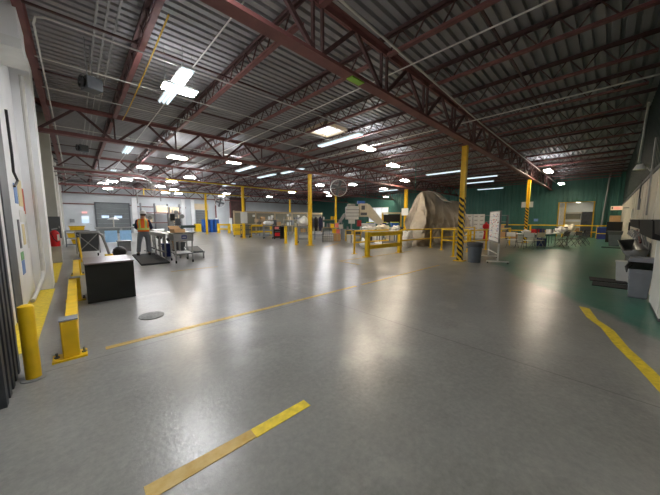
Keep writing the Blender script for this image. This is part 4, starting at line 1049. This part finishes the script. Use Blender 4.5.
# long table with bundles behind the double guard rail
t = thing('wrapping_table', 'long pale table behind the double yellow guard rail', 'table', (12.55, 9.15, 0), R(-42))
MB().box(-.9, -.45, .8, 1.35, .45, .87).build('tabletop', 'machine_white', t)
for sx in (-.8, .2, 1.25):
    for sy in (-.38, .38): MB().cb(sx, sy, 0, .07, .07, .8).build('leg', 'grey_paint', t)
MB().box(-.8, -.4, .2, 1.25, .4, .25).build('lower_shelf', 'grey_dark', t)
heap(12.2, 9.5, .87, 'flat pile of white film on the left of the long pale table', 'film', .5, .32, .12, 11)
heap(12.75, 8.95, .87, 'pile of cream cloth on the middle of the long pale table', 'machine_cream', .45, .34, .15, 12)
heap(13.35, 8.42, .87, 'crumpled film on the right end of the long pale table', 'film', .22, .25, .13, 13)
heap(10.9, 8.75, 0, 'white bag slumped on the floor behind the double guard rail', 'white_plastic', .26, .26, .24, 14)
heap(11.5, 8.35, 0, 'small white bag on the floor under the long pale table', 'white_plastic', .22, .2, .17, 15)
for k, (x, y) in enumerate(((17.0, 13.1), (17.6, 12.4), (19.2, 12.3))):
    b = thing('stock_tote', ['left blue tote with a lime lid behind the long pale table', 'middle dark tote with a lime lid behind the long pale table', 'right blue tote with a lime lid behind the long pale table'][k], 'tote', (x, y, .9), R(-45), 'totes behind the long table')
    MB().frust(0, 0, 0, .5, .4, .34, .58, .46).build('body', ('blue', 'blue_dark', 'blue')[k], b); MB().box(-.3, -.24, .34, .3, .24, .40).build('lid', 'hivis', b)
t = thing('tote_rack', 'dark rack frame carrying the coloured totes behind the long table', 'rack', (18.1, 12.4, 0), R(-24))
MB().box(-1.5, -.4, .84, 1.5, .4, .9).build('shelf', 'grey_dark', t)
for sx in (-1.4, 0, 1.4): MB().cb(sx, 0, 0, .1, .6, .84).build('leg', 'grey_dark', t)
t = thing('wood_frame_rack', 'dark open frame with a yellow post behind the coloured totes', 'rack', (22.6, 14.8, 0), R(-45))
for sx in (-.9, .9): MB().cb(sx, 0, 0, .14, .14, 2.2).build('post', 'yellow_dull', t)
MB().box(-.8, -.1, 1.2, .8, .1, 2.0).build('dark_panel', 'black', t); MB().box(-.95, -.12, 2.05, .95, .12, 2.2).build('header', 'tan_trim', t)

# ------------------------------------------------------------------ tarp covered machine
def tarp():
    N_, K = 260, 40; vs = []; fs = []
    ridge = [(15.0, 7.8, 3.16), (15.6, 7.8, 3.24), (16.3, 7.8, 3.24), (17.3, 7.85, 3.02), (18.3, 7.9, 2.74), (18.9, 7.9, 2.66), (19.3, 7.8, 2.82), (20.3, 7.8, 2.84)]
    def rp(s_):
        s_ = max(0, min(.9999, s_))*(len(ridge)-1); i = int(s_); return Vector(ridge[i]).lerp(Vector(ridge[i+1]), s_-i)
    def saw(q):                                   # soft round folds with a sharp valley between them
        return abs(math.sin(q))**.7*2-1
    x0, x1, y0, y1 = 13.1, 20.5, 7.22, 9.1; w, dd = x1-x0, y1-y0; per = 2*(w+dd)
    for i in range(N_):
        d = i/N_*per
        if d < w: b_ = Vector((x0+d, y0, 0)); nrm = Vector((0, -1, 0)); s_ = d/w
        elif d < w+dd: b_ = Vector((x1, y0+d-w, 0)); nrm = Vector((1, 0, 0)); s_ = 1
        elif d < 2*w+dd: s_ = 1-(d-w-dd)/w; b_ = Vector((16.4+(x1-16.4)*s_, y1, 0)); nrm = Vector((0, 1, 0))
        else: f_ = 1-(d-2*w-dd)/dd; b_ = Vector((x0+3.4*f_, y0+dd*f_, 0)); nrm = Vector((-.5, .86, 0)); s_ = 0
        top = rp(s_*1.1-.08)
        for k in range(K+1):
            v = k/K
            sl = max(0, 1-s_*2.2)                 # the left end slopes like a tent, the rest hangs steeper
            out = v**(.95*sl+.45*(1-sl)); z = top.z*(1-v**(1.05*sl+1.35*(1-sl)))
            p_ = Vector((top.x+(b_.x-top.x)*out, top.y+(b_.y-top.y)*min(1, v*1.7)**.75, z))
            q = d+.55*math.sin(1.1*d)+.25*v*math.sin(3*d)
            fold = .2*saw(1.7*q+1.6*v)*min(1, v*2)+.11*saw(4.1*q-3.4*v)*min(1, v*1.6)+.07*saw(8*q+7*v)*v**.7+.04*math.sin(22*q-13*v)*v
            p_ += nrm*fold
            if v > .68 and d < w: p_ += nrm*(.09*math.sin((v-.68)*20)+.05*math.sin(11*d+30*v))
            p_.z = max(.01, p_.z+.04*math.sin(5*d+11*v)*v*(1-v)*3)
            vs.append(tuple(p_))
    for i in range(N_):
        for k in range(K):
            a_ = i*(K+1)+k; c_ = ((i+1) % N_)*(K+1)+k
            fs.append((a_, c_, c_+1, a_+1))
    return MB().add(vs, fs)
t = thing('covered_machine', 'tall machine draped in a grey brown tarpaulin behind the pipe railing', 'covered machine', (16.5, 7.9, 0))
mb = tarp(); mb.v = [(a-16.5, b-7.9, c) for a, b, c in mb.v]
mb.build('tarpaulin', 'tarp', t, angle=80)
mb = MB()
tp = [(-.35, 3.24), (.2, 3.2), (.8, 3.08), (1.5, 2.88), (2.0, 2.74), (2.45, 2.72)]
for (xa, za), (xb, zb) in zip(tp, tp[1:]): mb.add([(xa, -.32, za-.02), (xb, -.32, zb-.02), (xb, .1, zb+.06), (xa, .1, za+.06), (xa, -.34, za-.05), (xb, -.34, zb-.05)], [(0, 1, 2, 3), (4, 5, 1, 0)])
mb.build('pale_top_film', 'film', t).modifiers.new('thick', 'SOLIDIFY').thickness = .02
heap(12.5, 7.2, 0, 'bundle of clear film hanging at the left foot of the tarp', 'film', .3, .3, .42, 21)

# pipe railing
def pipe_rail(pts, label, z=(.5, 1.0), r=.035, posts=None, m='yellow'):
    t = thing('pipe_railing', label, 'railing', (pts[0][0], pts[0][1], 0))
    o = Vector((pts[0][0], pts[0][1], 0)); q = [Vector((a, b, 0))-o for a, b in pts]
    for zz in z: MB().tube([p_+Vector((0, 0, zz)) for p_ in q], r, 10).build('rail', m, t)
    for p_ in (q if posts is None else [Vector((a, b, 0))-o for a, b in posts]):
        po = MB().tube([p_, p_+Vector((0, 0, z[-1]+.02))], r*1.25, 10).build('post', m, t); MB().cb(p_.x, p_.y, 0, .18, .18, .015).build('base_plate', m, po)
    return t
pipe_rail([(11.1, 6.75), (13.7, 6.5), (16.2, 6.25), (19.0, 6.05)], 'yellow pipe railing along the front of the tarp covered machine')
pipe_rail([(8.75, 7.6), (10.9, 7.3)], 'yellow pipe railing piece behind the double guard rail', posts=[(8.75, 7.6)])
pipe_rail([(11.0, 4.25), (13.0, 4.3), (14.8, 4.15), (18.0, 3.85)], 'yellow pipe railing between the striped column and the folding tables')
pipe_rail([(13.0, 5.6), (13.0, 4.4)], 'short yellow railing return behind the trash can', z=(.5, 1.02))
pipe_rail([(30.2, 7.2), (30.2, 4.9), (30.2, 2.65), (30.2, .55), (30.2, -.5)], 'far yellow pipe railing before the green wall', z=(.48, 1.0), r=.05)

# ------------------------------------------------------------------ white cabinets, hydrant, right side
def drawer_cab(x, y, label, rz=R(-62), w=.8):
    t = thing('drawer_cabinet', label, 'cabinet', (x, y, 0), rz, 'white drawer cabinets')
    MB().box(-w/2, 0, .05, w/2, .6, 1.9).build('carcass', 'white_wall', t)
    for k in range(6):
        for s in (0, 1):
            dr = MB().box(-w/2+.02+s*w/2, -.02, .1+.3*k, -w/2+w/2-.02+s*w/2, 0, .37+.3*k).build('drawer', 'white_paint', t)
            MB().box(-w/2+.1+s*w/2, -.03, .22+.3*k, -w/2+w/2-.1+s*w/2, -.02, .25+.3*k).build('handle', 'grey_dark', dr)
drawer_cab(21.9, 7.6, 'left white cabinet of small drawers behind the trash can')
drawer_cab(22.3, 6.85, 'right white cabinet of small drawers behind the trash can')
t = thing('storage_rack', 'grey open rack of boxes between the white cabinets and red hydrant', 'rack', (23.4, 6.0, 0), R(-68))
for sx in (-.8, .8): MB().cb(sx, .2, 0, .06, .5, 1.85).build('upright', 'grey_dark', t)
for z in (.1, .7, 1.3, 1.8): MB().box(-.8, 0, z, .8, .45, z+.04).build('shelf', 'grey_paint', t)
for k, (x, z, m) in enumerate(((-.45, .14, 'grey_paint'), (.3, .14, 'cardboard'), (-.4, .74, 'machine_white'), (.35, .74, 'cardboard'), (-.1, 1.34, 'machine_cream'))):
    c_, s_ = math.cos(R(-68)), math.sin(R(-68))
    carton(23.4+x*c_-.22*s_, 6.0+x*s_+.22*c_, z, .5, .36, .36, m, 'box on the grey open rack, ' + ['low left', 'low right', 'middle left', 'middle right', 'top shelf'][k], R(-68), 'boxes on the grey rack', 'box')
t = thing('fire_hydrant', 'red hydrant standing before the grey rack left of the whiteboard', 'hydrant', (21.0, 5.95, 0))
MB().lathe([(0, 0), (.26, 0), (.26, .06), (.17, .08), (.12, .5), (.11, .8), (.18, .86), (.22, .95), (.22, 1.05), (.18, 1.16), (.09, 1.22), (.05, 1.24), (.05, 1.32), (0, 1.32)], 0, 0, 20).build('barrel', 'red', t)
for a in (0, PI): MB().lathe([(0, 0), (.07, 0), (.09, .1), (0, .12)], 0, 0, 14).xf(Matrix.Rotation(a+.6, 4, 'Z') @ Matrix.Translation((.11, 0, .68)) @ Matrix.Rotation(R(90), 4, 'Y')).build('outlet_cap', 'red', t)
tag(MB().box(-.6, -.4, 0, .6, .4, .5).build('wood_crate', 'cardboard', None, (25.5, 5.6, 0), R(-70), bevel=.02), 'brown crate by the green wall right of the whiteboard', 'crate')

t = thing('trash_can', 'round grey trash can at the foot of the big striped column', 'trash can', (10.1, 3.18, 0))
MB().lathe([(0, 0), (.19, 0), (.2, .02), (.235, .62), (.25, .625), (.25, .66), (.235, .665), (.22, .63), (.19, .06), (0, .06)], 0, 0, 28).build('body', 'can_grey', t)
MB().lathe([(.232, .55), (.252, .60), (.258, .67), (.25, .69), (.225, .68)], 0, 0, 28).build('liner', 'grey_dark', t)
for s in (0, PI): MB().box(-.05, .22, .5, .05, .28, .56).xf(Matrix.Rotation(s+.9, 4, 'Z')).build('handle', 'can_grey', t)

# rolling whiteboard
A = Vector((11.75, 3.2, 0)); B = Vector((10.32, 2.5, 0)); d = B-A; L = d.length; ang = math.atan2(d.y, d.x)
t = thing('whiteboard', 'white rolling whiteboard with a grid chart right of the trash can', 'whiteboard', A, ang)
MB().box(.02, -.015, .72, L-.02, .015, 1.78).build('board', 'white_plastic', t)
MB().box(0, -.025, .69, L, .025, .73).box(0, -.025, 1.77, L, .025, 1.8).box(0, -.025, .7, .03, .025, 1.8).box(L-.03, -.025, .7, L, .025, 1.8).build('board_frame', 'steel_dull', t)
mb = MB(); rr = random.Random(4)
side = 1 if True else -1
for k in range(1, 8): mb.box(L*k/8-.004, -.018, .8, L*k/8+.004, .018, 1.7)
for k in range(6): mb.box(.1, -.018, .85+.15*k, L-.1, .018, .857+.15*k)
mb.build('grid_lines', 'grey_paint', t)
mb = MB()
for _ in range(46):
    x = rr.uniform(.12, L-.25); z = rr.uniform(.82, 1.68); mb.m(rr.randrange(3)); mb.box(x, -.02, z, x+rr.uniform(.05, .13), .02, z+.03)
mb.build('marker_notes', ['grey_dark', 'paper_red', 'paper_blue'], t)
MB().box(L*.25, -.09, .70, L*.75, .09, .715).build('pen_tray', 'steel_dull', t)
for x in (.04, L-.04):
    lg = MB().box(x-.022, -.022, .06, x+.022, .022, .72).build('leg', 'white_paint', t)
    MB().box(x-.025, -.33, .05, x+.025, .33, .09).build('foot', 'white_paint', lg)
    for yy in (-.3, .3): MB().ball((x, yy, .028), .028).build('caster', 'black', lg)
MB().box(.04, -.012, .3, L-.04, .012, .335).build('cross_bar', 'white_paint', t)

# folding tables and chairs
def fold_table(x, y, label, rz):
    t = thing('folding_table', label, 'table', (x, y, 0), rz, 'white folding tables')
    MB().box(-.92, -.38, .7, .92, .38, .745).build('tabletop', 'white_plastic', t, bevel=.012)
    for sx in (-.7, .7): MB().tube([(sx, -.3, .01), (sx, -.3, .7), (sx, .3, .7), (sx, .3, .01)], .016).bar((sx, -.3, .25), (sx, .3, .25), .02).build('leg_frame', 'grey_dark', t)
fold_table(18.0, 2.85, 'near left folding table by the far striped column', R(-28))
fold_table(19.75, 2.15, 'middle folding table in the row before the green wall', R(-28))
fold_table(21.8, 1.75, 'far right folding table in the row before the green wall', R(-28))
def fold_chair(x, y, label, rz, m, grp):
    t = thing('folding_chair', label, 'chair', (x, y, 0), rz, grp)
    MB().box(-.21, -.2, .43, .21, .2, .455).build('seat', m, t, bevel=.008)
    MB().box(-.21, .20, .62, .21, .225, .84).build('backrest', m, t, bevel=.008)
    for s in (-.22, .22):
        MB().tube([(s, -.24, .01), (s, .06, .45), (s, .24, .86)], .013).build('leg', 'grey_dark' if m == 'black' else 'steel_dull', t)
        MB().tube([(s*.9, .26, .01), (s*.9, -.06, .44)], .013).build('leg', 'grey_dark' if m == 'black' else 'steel_dull', t)
    MB().bar((-.2, .18, .14), (.2, .18, .14), .018).build('stretcher', 'steel_dull', t)
CH = [(16.6, 3.42, 'pale folding chair at the left end of the folding tables', 80, 'white_plastic'), (17.15, 2.45, 'pale folding chair on the near side of the left folding table', 140, 'machine_cream'),
      (16.55, 2.75, 'second pale folding chair beside the left end chair', 110, 'white_plastic'),
      (18.9, 1.65, 'black folding chair on the near side of the middle folding table', 155, 'black'), (20.2, 1.25, 'black folding chair at the right of the middle folding table', 150, 'black'),
      (21.3, .95, 'black folding chair before the far right folding table', 160, 'black'), (22.9, 1.0, 'black folding chair at the right end of the tables', 230, 'black'), (20.6, 2.85, 'black folding chair on the far side of the middle folding table', -25, 'black')]
for x, y, lab, a, m in CH: fold_chair(x, y, lab, R(a), m, 'folding chairs at the folding tables')
for x, y, z, w, h_, m, lab in ((18.35, 2.75, .745, .3, .22, 'red', 'red box on the left folding table'), (18.75, 2.6, .745, .35, .25, 'blue_dark', 'blue box on top of the left folding table'),
      (18.88, 2.5, 0, .36, .45, 'blue_dark', 'blue bin under the folding tables'), (19.5, 2.25, .745, .3, .2, 'white_plastic', 'white box on the middle folding table'),
      (21.5, 1.95, .745, .5, .3, 'grey_dark', 'dark case on the far right folding table')):
    carton(x, y, z, w, w*.8, h_, m, lab, R(-28), None, 'box')
heap(17.6, 3.05, .745, 'white bags on the left end of the folding tables', 'white_plastic', .22, .2, .09, 31)
heap(20.3, 1.85, .745, 'pale grey bag on the middle folding table', 'film', .28, .25, .15, 32)
heap(22.1, 1.6, .745, 'tan sack on the far right folding table', 'machine_cream', .42, .3, .2, 33)

# beyond the doorway
t = thing('shelf_truck', 'brown shelf trolley inside the far doorway', 'trolley', (XR+.9, 2.2, 0))
for sy in (-.6, .6): MB().box(-.3, sy-.03, .1, .3, sy+.03, 2.1).build('side_frame', 'grey_dark', t)
for z in (.3, .9, 1.5, 2.05): MB().box(-.32, -.6, z, .32, .6, z+.05).build('shelf', 'tan_trim', t)
for k, (z, m, hh) in enumerate(((.354, 'cardboard', .4), (.954, 'machine_cream', .35), (1.554, 'olive_panel', .45))):
    tag(MB().box(-.28, -.5, 0, .28, .45, hh).build('load_box', m, None, (XR+.9, 2.2, z)), ('lowest', 'middle', 'top')[k] + ' load on the shelf trolley inside the doorway', 'box', 'loads on the shelf trolley')
tag(MB().box(-.05, -.45, 0, .05, .45, 2.15).build('dark_partition', 'dark_door', None, (XR+.8, 1.2, 0)), 'dark grey panel standing in the right of the far doorway', 'panel')
for k, yy in enumerate((2.85,)):
    tag(MB().box(-.02, -.18, 0, .02, .18, 2.4).build('plastic_strip', 'film', None, (XR+.3, yy, .2)), 'pale plastic strip hanging at the left of the far doorway', 'curtain strip')
t = thing('blue_container', 'blue low container by the green wall right of the far doorway', 'container', (29.4, .05, 0))
MB().box(-.35, -.5, 0, .35, .5, .85).build('body', 'blue_dark', t); MB().box(-.38, -.53, .85, .38, .53, .9).build('rim', 'blue', t); MB().box(-.37, -.5, .4, -.35, .5, .46).build('yellow_band', 'yellow', t)

# ------------------------------------------------------------------ right wall fittings
t = thing('hanging_sign', 'cream and red lit sign sticking out from the right wall', 'sign', (20.0, -.25, 1.98))
MB().box(-.05, -.21, 0, .05, .21, .2).build('sign_box', 'sign_lit', t); MB().box(-.056, -.13, .05, -.05, .1, .15).build('red_panel', 'red_lit', t); MB().box(-.056, .13, .05, -.05, .18, .16).build('dark_mark', 'grey_dark', t)
MB().bar((0, -.43, .1), (0, -.2, .1), .03).build('bracket', 'grey_dark', t)
for k, (x0, x1) in enumerate(((9.6, 13.2), (6.75, 9.35), (5.0, 6.5))):
    t = thing('wall_tray', ('farthest', 'middle', 'nearest')[k] + ' black tray box on the cream wall above the sinks', 'wall tray', (x0, YN+.014, 1.24), 0, 'black wall trays')
    MB().prism([(0, -.1 if k == 1 else .0), (.15, -.06 if k == 1 else .04), (.17, .25), (0, .25)], 0, x1-x0, 'x').build('tray', 'matte_black', t)
    MB().box(0, .0, .24, x1-x0, .18, .26).build('lip', 'matte_black', t)
t = thing('wash_trough', 'stainless wash trough along the cream wall behind the grey bin', 'sink', (8.75, YN+.016, 0))
MB().add([(0, 0, .86), (4.4, 0, .86), (4.4, .40, .80), (0, .40, .80), (.15, .08, .52), (4.25, .08, .52), (4.25, .22, .52), (.15, .22, .52)],
         [(0, 1, 5, 4), (1, 2, 6, 5), (2, 3, 7, 6), (3, 0, 4, 7), (4, 5, 6, 7)]).build('basin', 'trough', t).modifiers.new('thick', 'SOLIDIFY').thickness = .02
MB().box(0, 0, .82, 4.4, .02, 1.0).build('splashback', 'trough', t)
for x in (.3, 2.2, 4.1): MB().box(x-.04, .05, 0, x+.04, .2, .54).build('leg', 'steel_dull', t)
for k in range(6):
    x = .3+.7*k
    MB().tube([(x, .03, .9), (x, .08, 1.16), (x, .14, 1.2), (x, .2, 1.12), (x, .21, 1.04)], .016).build('faucet', 'steel_dull', t)
pipe('drain_hose', [(10.2, -.6, .92), (10.9, -.58, 1.12), (11.7, -.6, 1.2)], .022, 'red_steel', 'reddish brown hose slanting on the wall over the trough', 'hose')
t = thing('waste_bin', 'tall square grey waste bin with a black liner at the right', 'bin', (7.78, -.5, 0), R(-3))
MB().frust(0, 0, 0, .25, .25, .60, .31, .31).build('body', 'grey_plastic', t, bevel=.015)
MB().prism([(-.15, .1), (-.132, .1), (-.15, .5), (-.165, .5)], -.05, .05, 'y').build('rib', 'grey_plastic', t)
MB().frust(0, 0, .56, .315, .315, .70, .34, .34).build('liner', 'black_gloss', t)
MB().frust(0, 0, .70, .33, .33, .77, .30, .30).box(-.15, -.15, .76, .15, .15, .78).build('lid', 'grey_plastic', t)
MB().tube([(-.16, .14, .66), (-.22, .18, .6), (-.25, .17, .5)], [.03, .025, .01]).build('liner_knot', 'black', t)
t = thing('waste_bin', 'white bin tucked behind the tall square grey bin', 'bin', (9.6, -.36, 0))
MB().frust(0, 0, 0, .24, .24, .46, .3, .3).build('body', 'white_plastic', t); MB().box(-.16, -.16, .46, .16, .16, .49).build('rim', 'white_plastic', t)
t = thing('white_locker', 'white cabinet edge at the right border of the picture', 'cabinet', (6.7, YN+.013, 0))
MB().box(-.6, 0, .05, .5, .05, 1.2).build('carcass', 'white_paint', t); MB().box(.5, 0, .05, .55, .06, 1.2).build('edge_panel', 'white_wall', t); MB().box(-.6, .0, 0, .5, .045, .05).build('plinth', 'grey_dark', t)
MB().box(-.58, .05, .08, .46, .06, 1.17).build('door', 'white_paint', t)
for k, (x, y) in enumerate(((8.72, -.17), (9.38, -.1))):
    t = tag(MB().box(-.27, -.32, 0, .27, .32, .015).build('floor_mat', 'black_rubber', None, (x, y, 0), R(4*k)), ('nearer', 'farther') [k]+' black ribbed mat on the green floor before the trough', 'mat', 'black mats by the trough')
t = thing('waste_bin', 'dark grey open bin far along the right wall', 'bin', (22.0, -.32, 0))
MB().frust(0, 0, 0, .5, .4, .65, .62, .5).build('body', 'can_grey', t); MB().frust(0, 0, .65, .66, .54, .85, .78, .6).build('hopper', 'grey_dark', t)
tag(MB().box(-.35, -.35, 0, .35, .35, .02).build('floor_mat', 'black_rubber', None, (20.6, -.2, 0)), 'dark mat on the green floor before the far open bin', 'mat')
t = thing('supply_cabinet', 'dark cabinet with brown cartons on top at the far right corner', 'cabinet', (25.8, -.3, 0))
MB().box(-.4, -.35, 0, .4, .35, 1.35).build('body', 'black', t); MB().box(-.41, -.36, .7, .41, .36, .74).build('shelf_edge', 'grey_dark', t)
carton(25.8, -.3, 1.35, .6, .5, .4, 'cardboard', 'brown carton on the dark cabinet at the far right corner', 0)
for k, (x, z, m, lab) in enumerate(((16.5, 1.75, 'paper', 'pale sheet on the cream wall above the far tray'), (13.4, 2.0, 'grey_paint', 'grey switch box high on the cream wall'), (17.5, 1.2, 'black', 'small black dispenser on the cream wall left of the trays'))):
    tag(MB().box(-.15, 0, -.18, .15, .05, .18).build(('notice_sheet', 'switch_box', 'soap_dispenser')[k], m, None, (x, YN+.0, z)), lab, ('notice', 'switch box', 'dispenser')[k])
pipe('wall_conduit', [(13.4, -.65, 2.15), (13.4, -.65, 2.5), (13.0, -.65, 2.75)], .02, 'grey_dark', 'dark conduit rising from the grey switch box', 'conduit')

# ------------------------------------------------------------------ world, camera, view
w = bpy.data.worlds.new('world'); sc.world = w; w.use_nodes = True
nt = w.node_tree; bg = nt.nodes['Background']; bg.inputs[0].default_value = (.55, .62, .7, 1); bg.inputs[1].default_value = .4
cd = bpy.data.cameras.new('camera'); cam = bpy.data.objects.new('camera', cd); COL.objects.link(cam)
cd.sensor_width = 36; cd.lens = 265/660*36; cd.clip_start = .05; cd.clip_end = 200
cam.location = (0, 0, 1.5); cam.rotation_euler = (PI/2-math.atan(28/265), 0, -R(43.75))
sc.camera = cam
sc.view_settings.view_transform = 'Standard'; sc.view_settings.look = 'None'
sc.view_settings.gamma = 1; sc.view_settings.exposure = 1.92; sc.view_settings.use_curve_mapping = False
sc.cycles.use_denoising = True
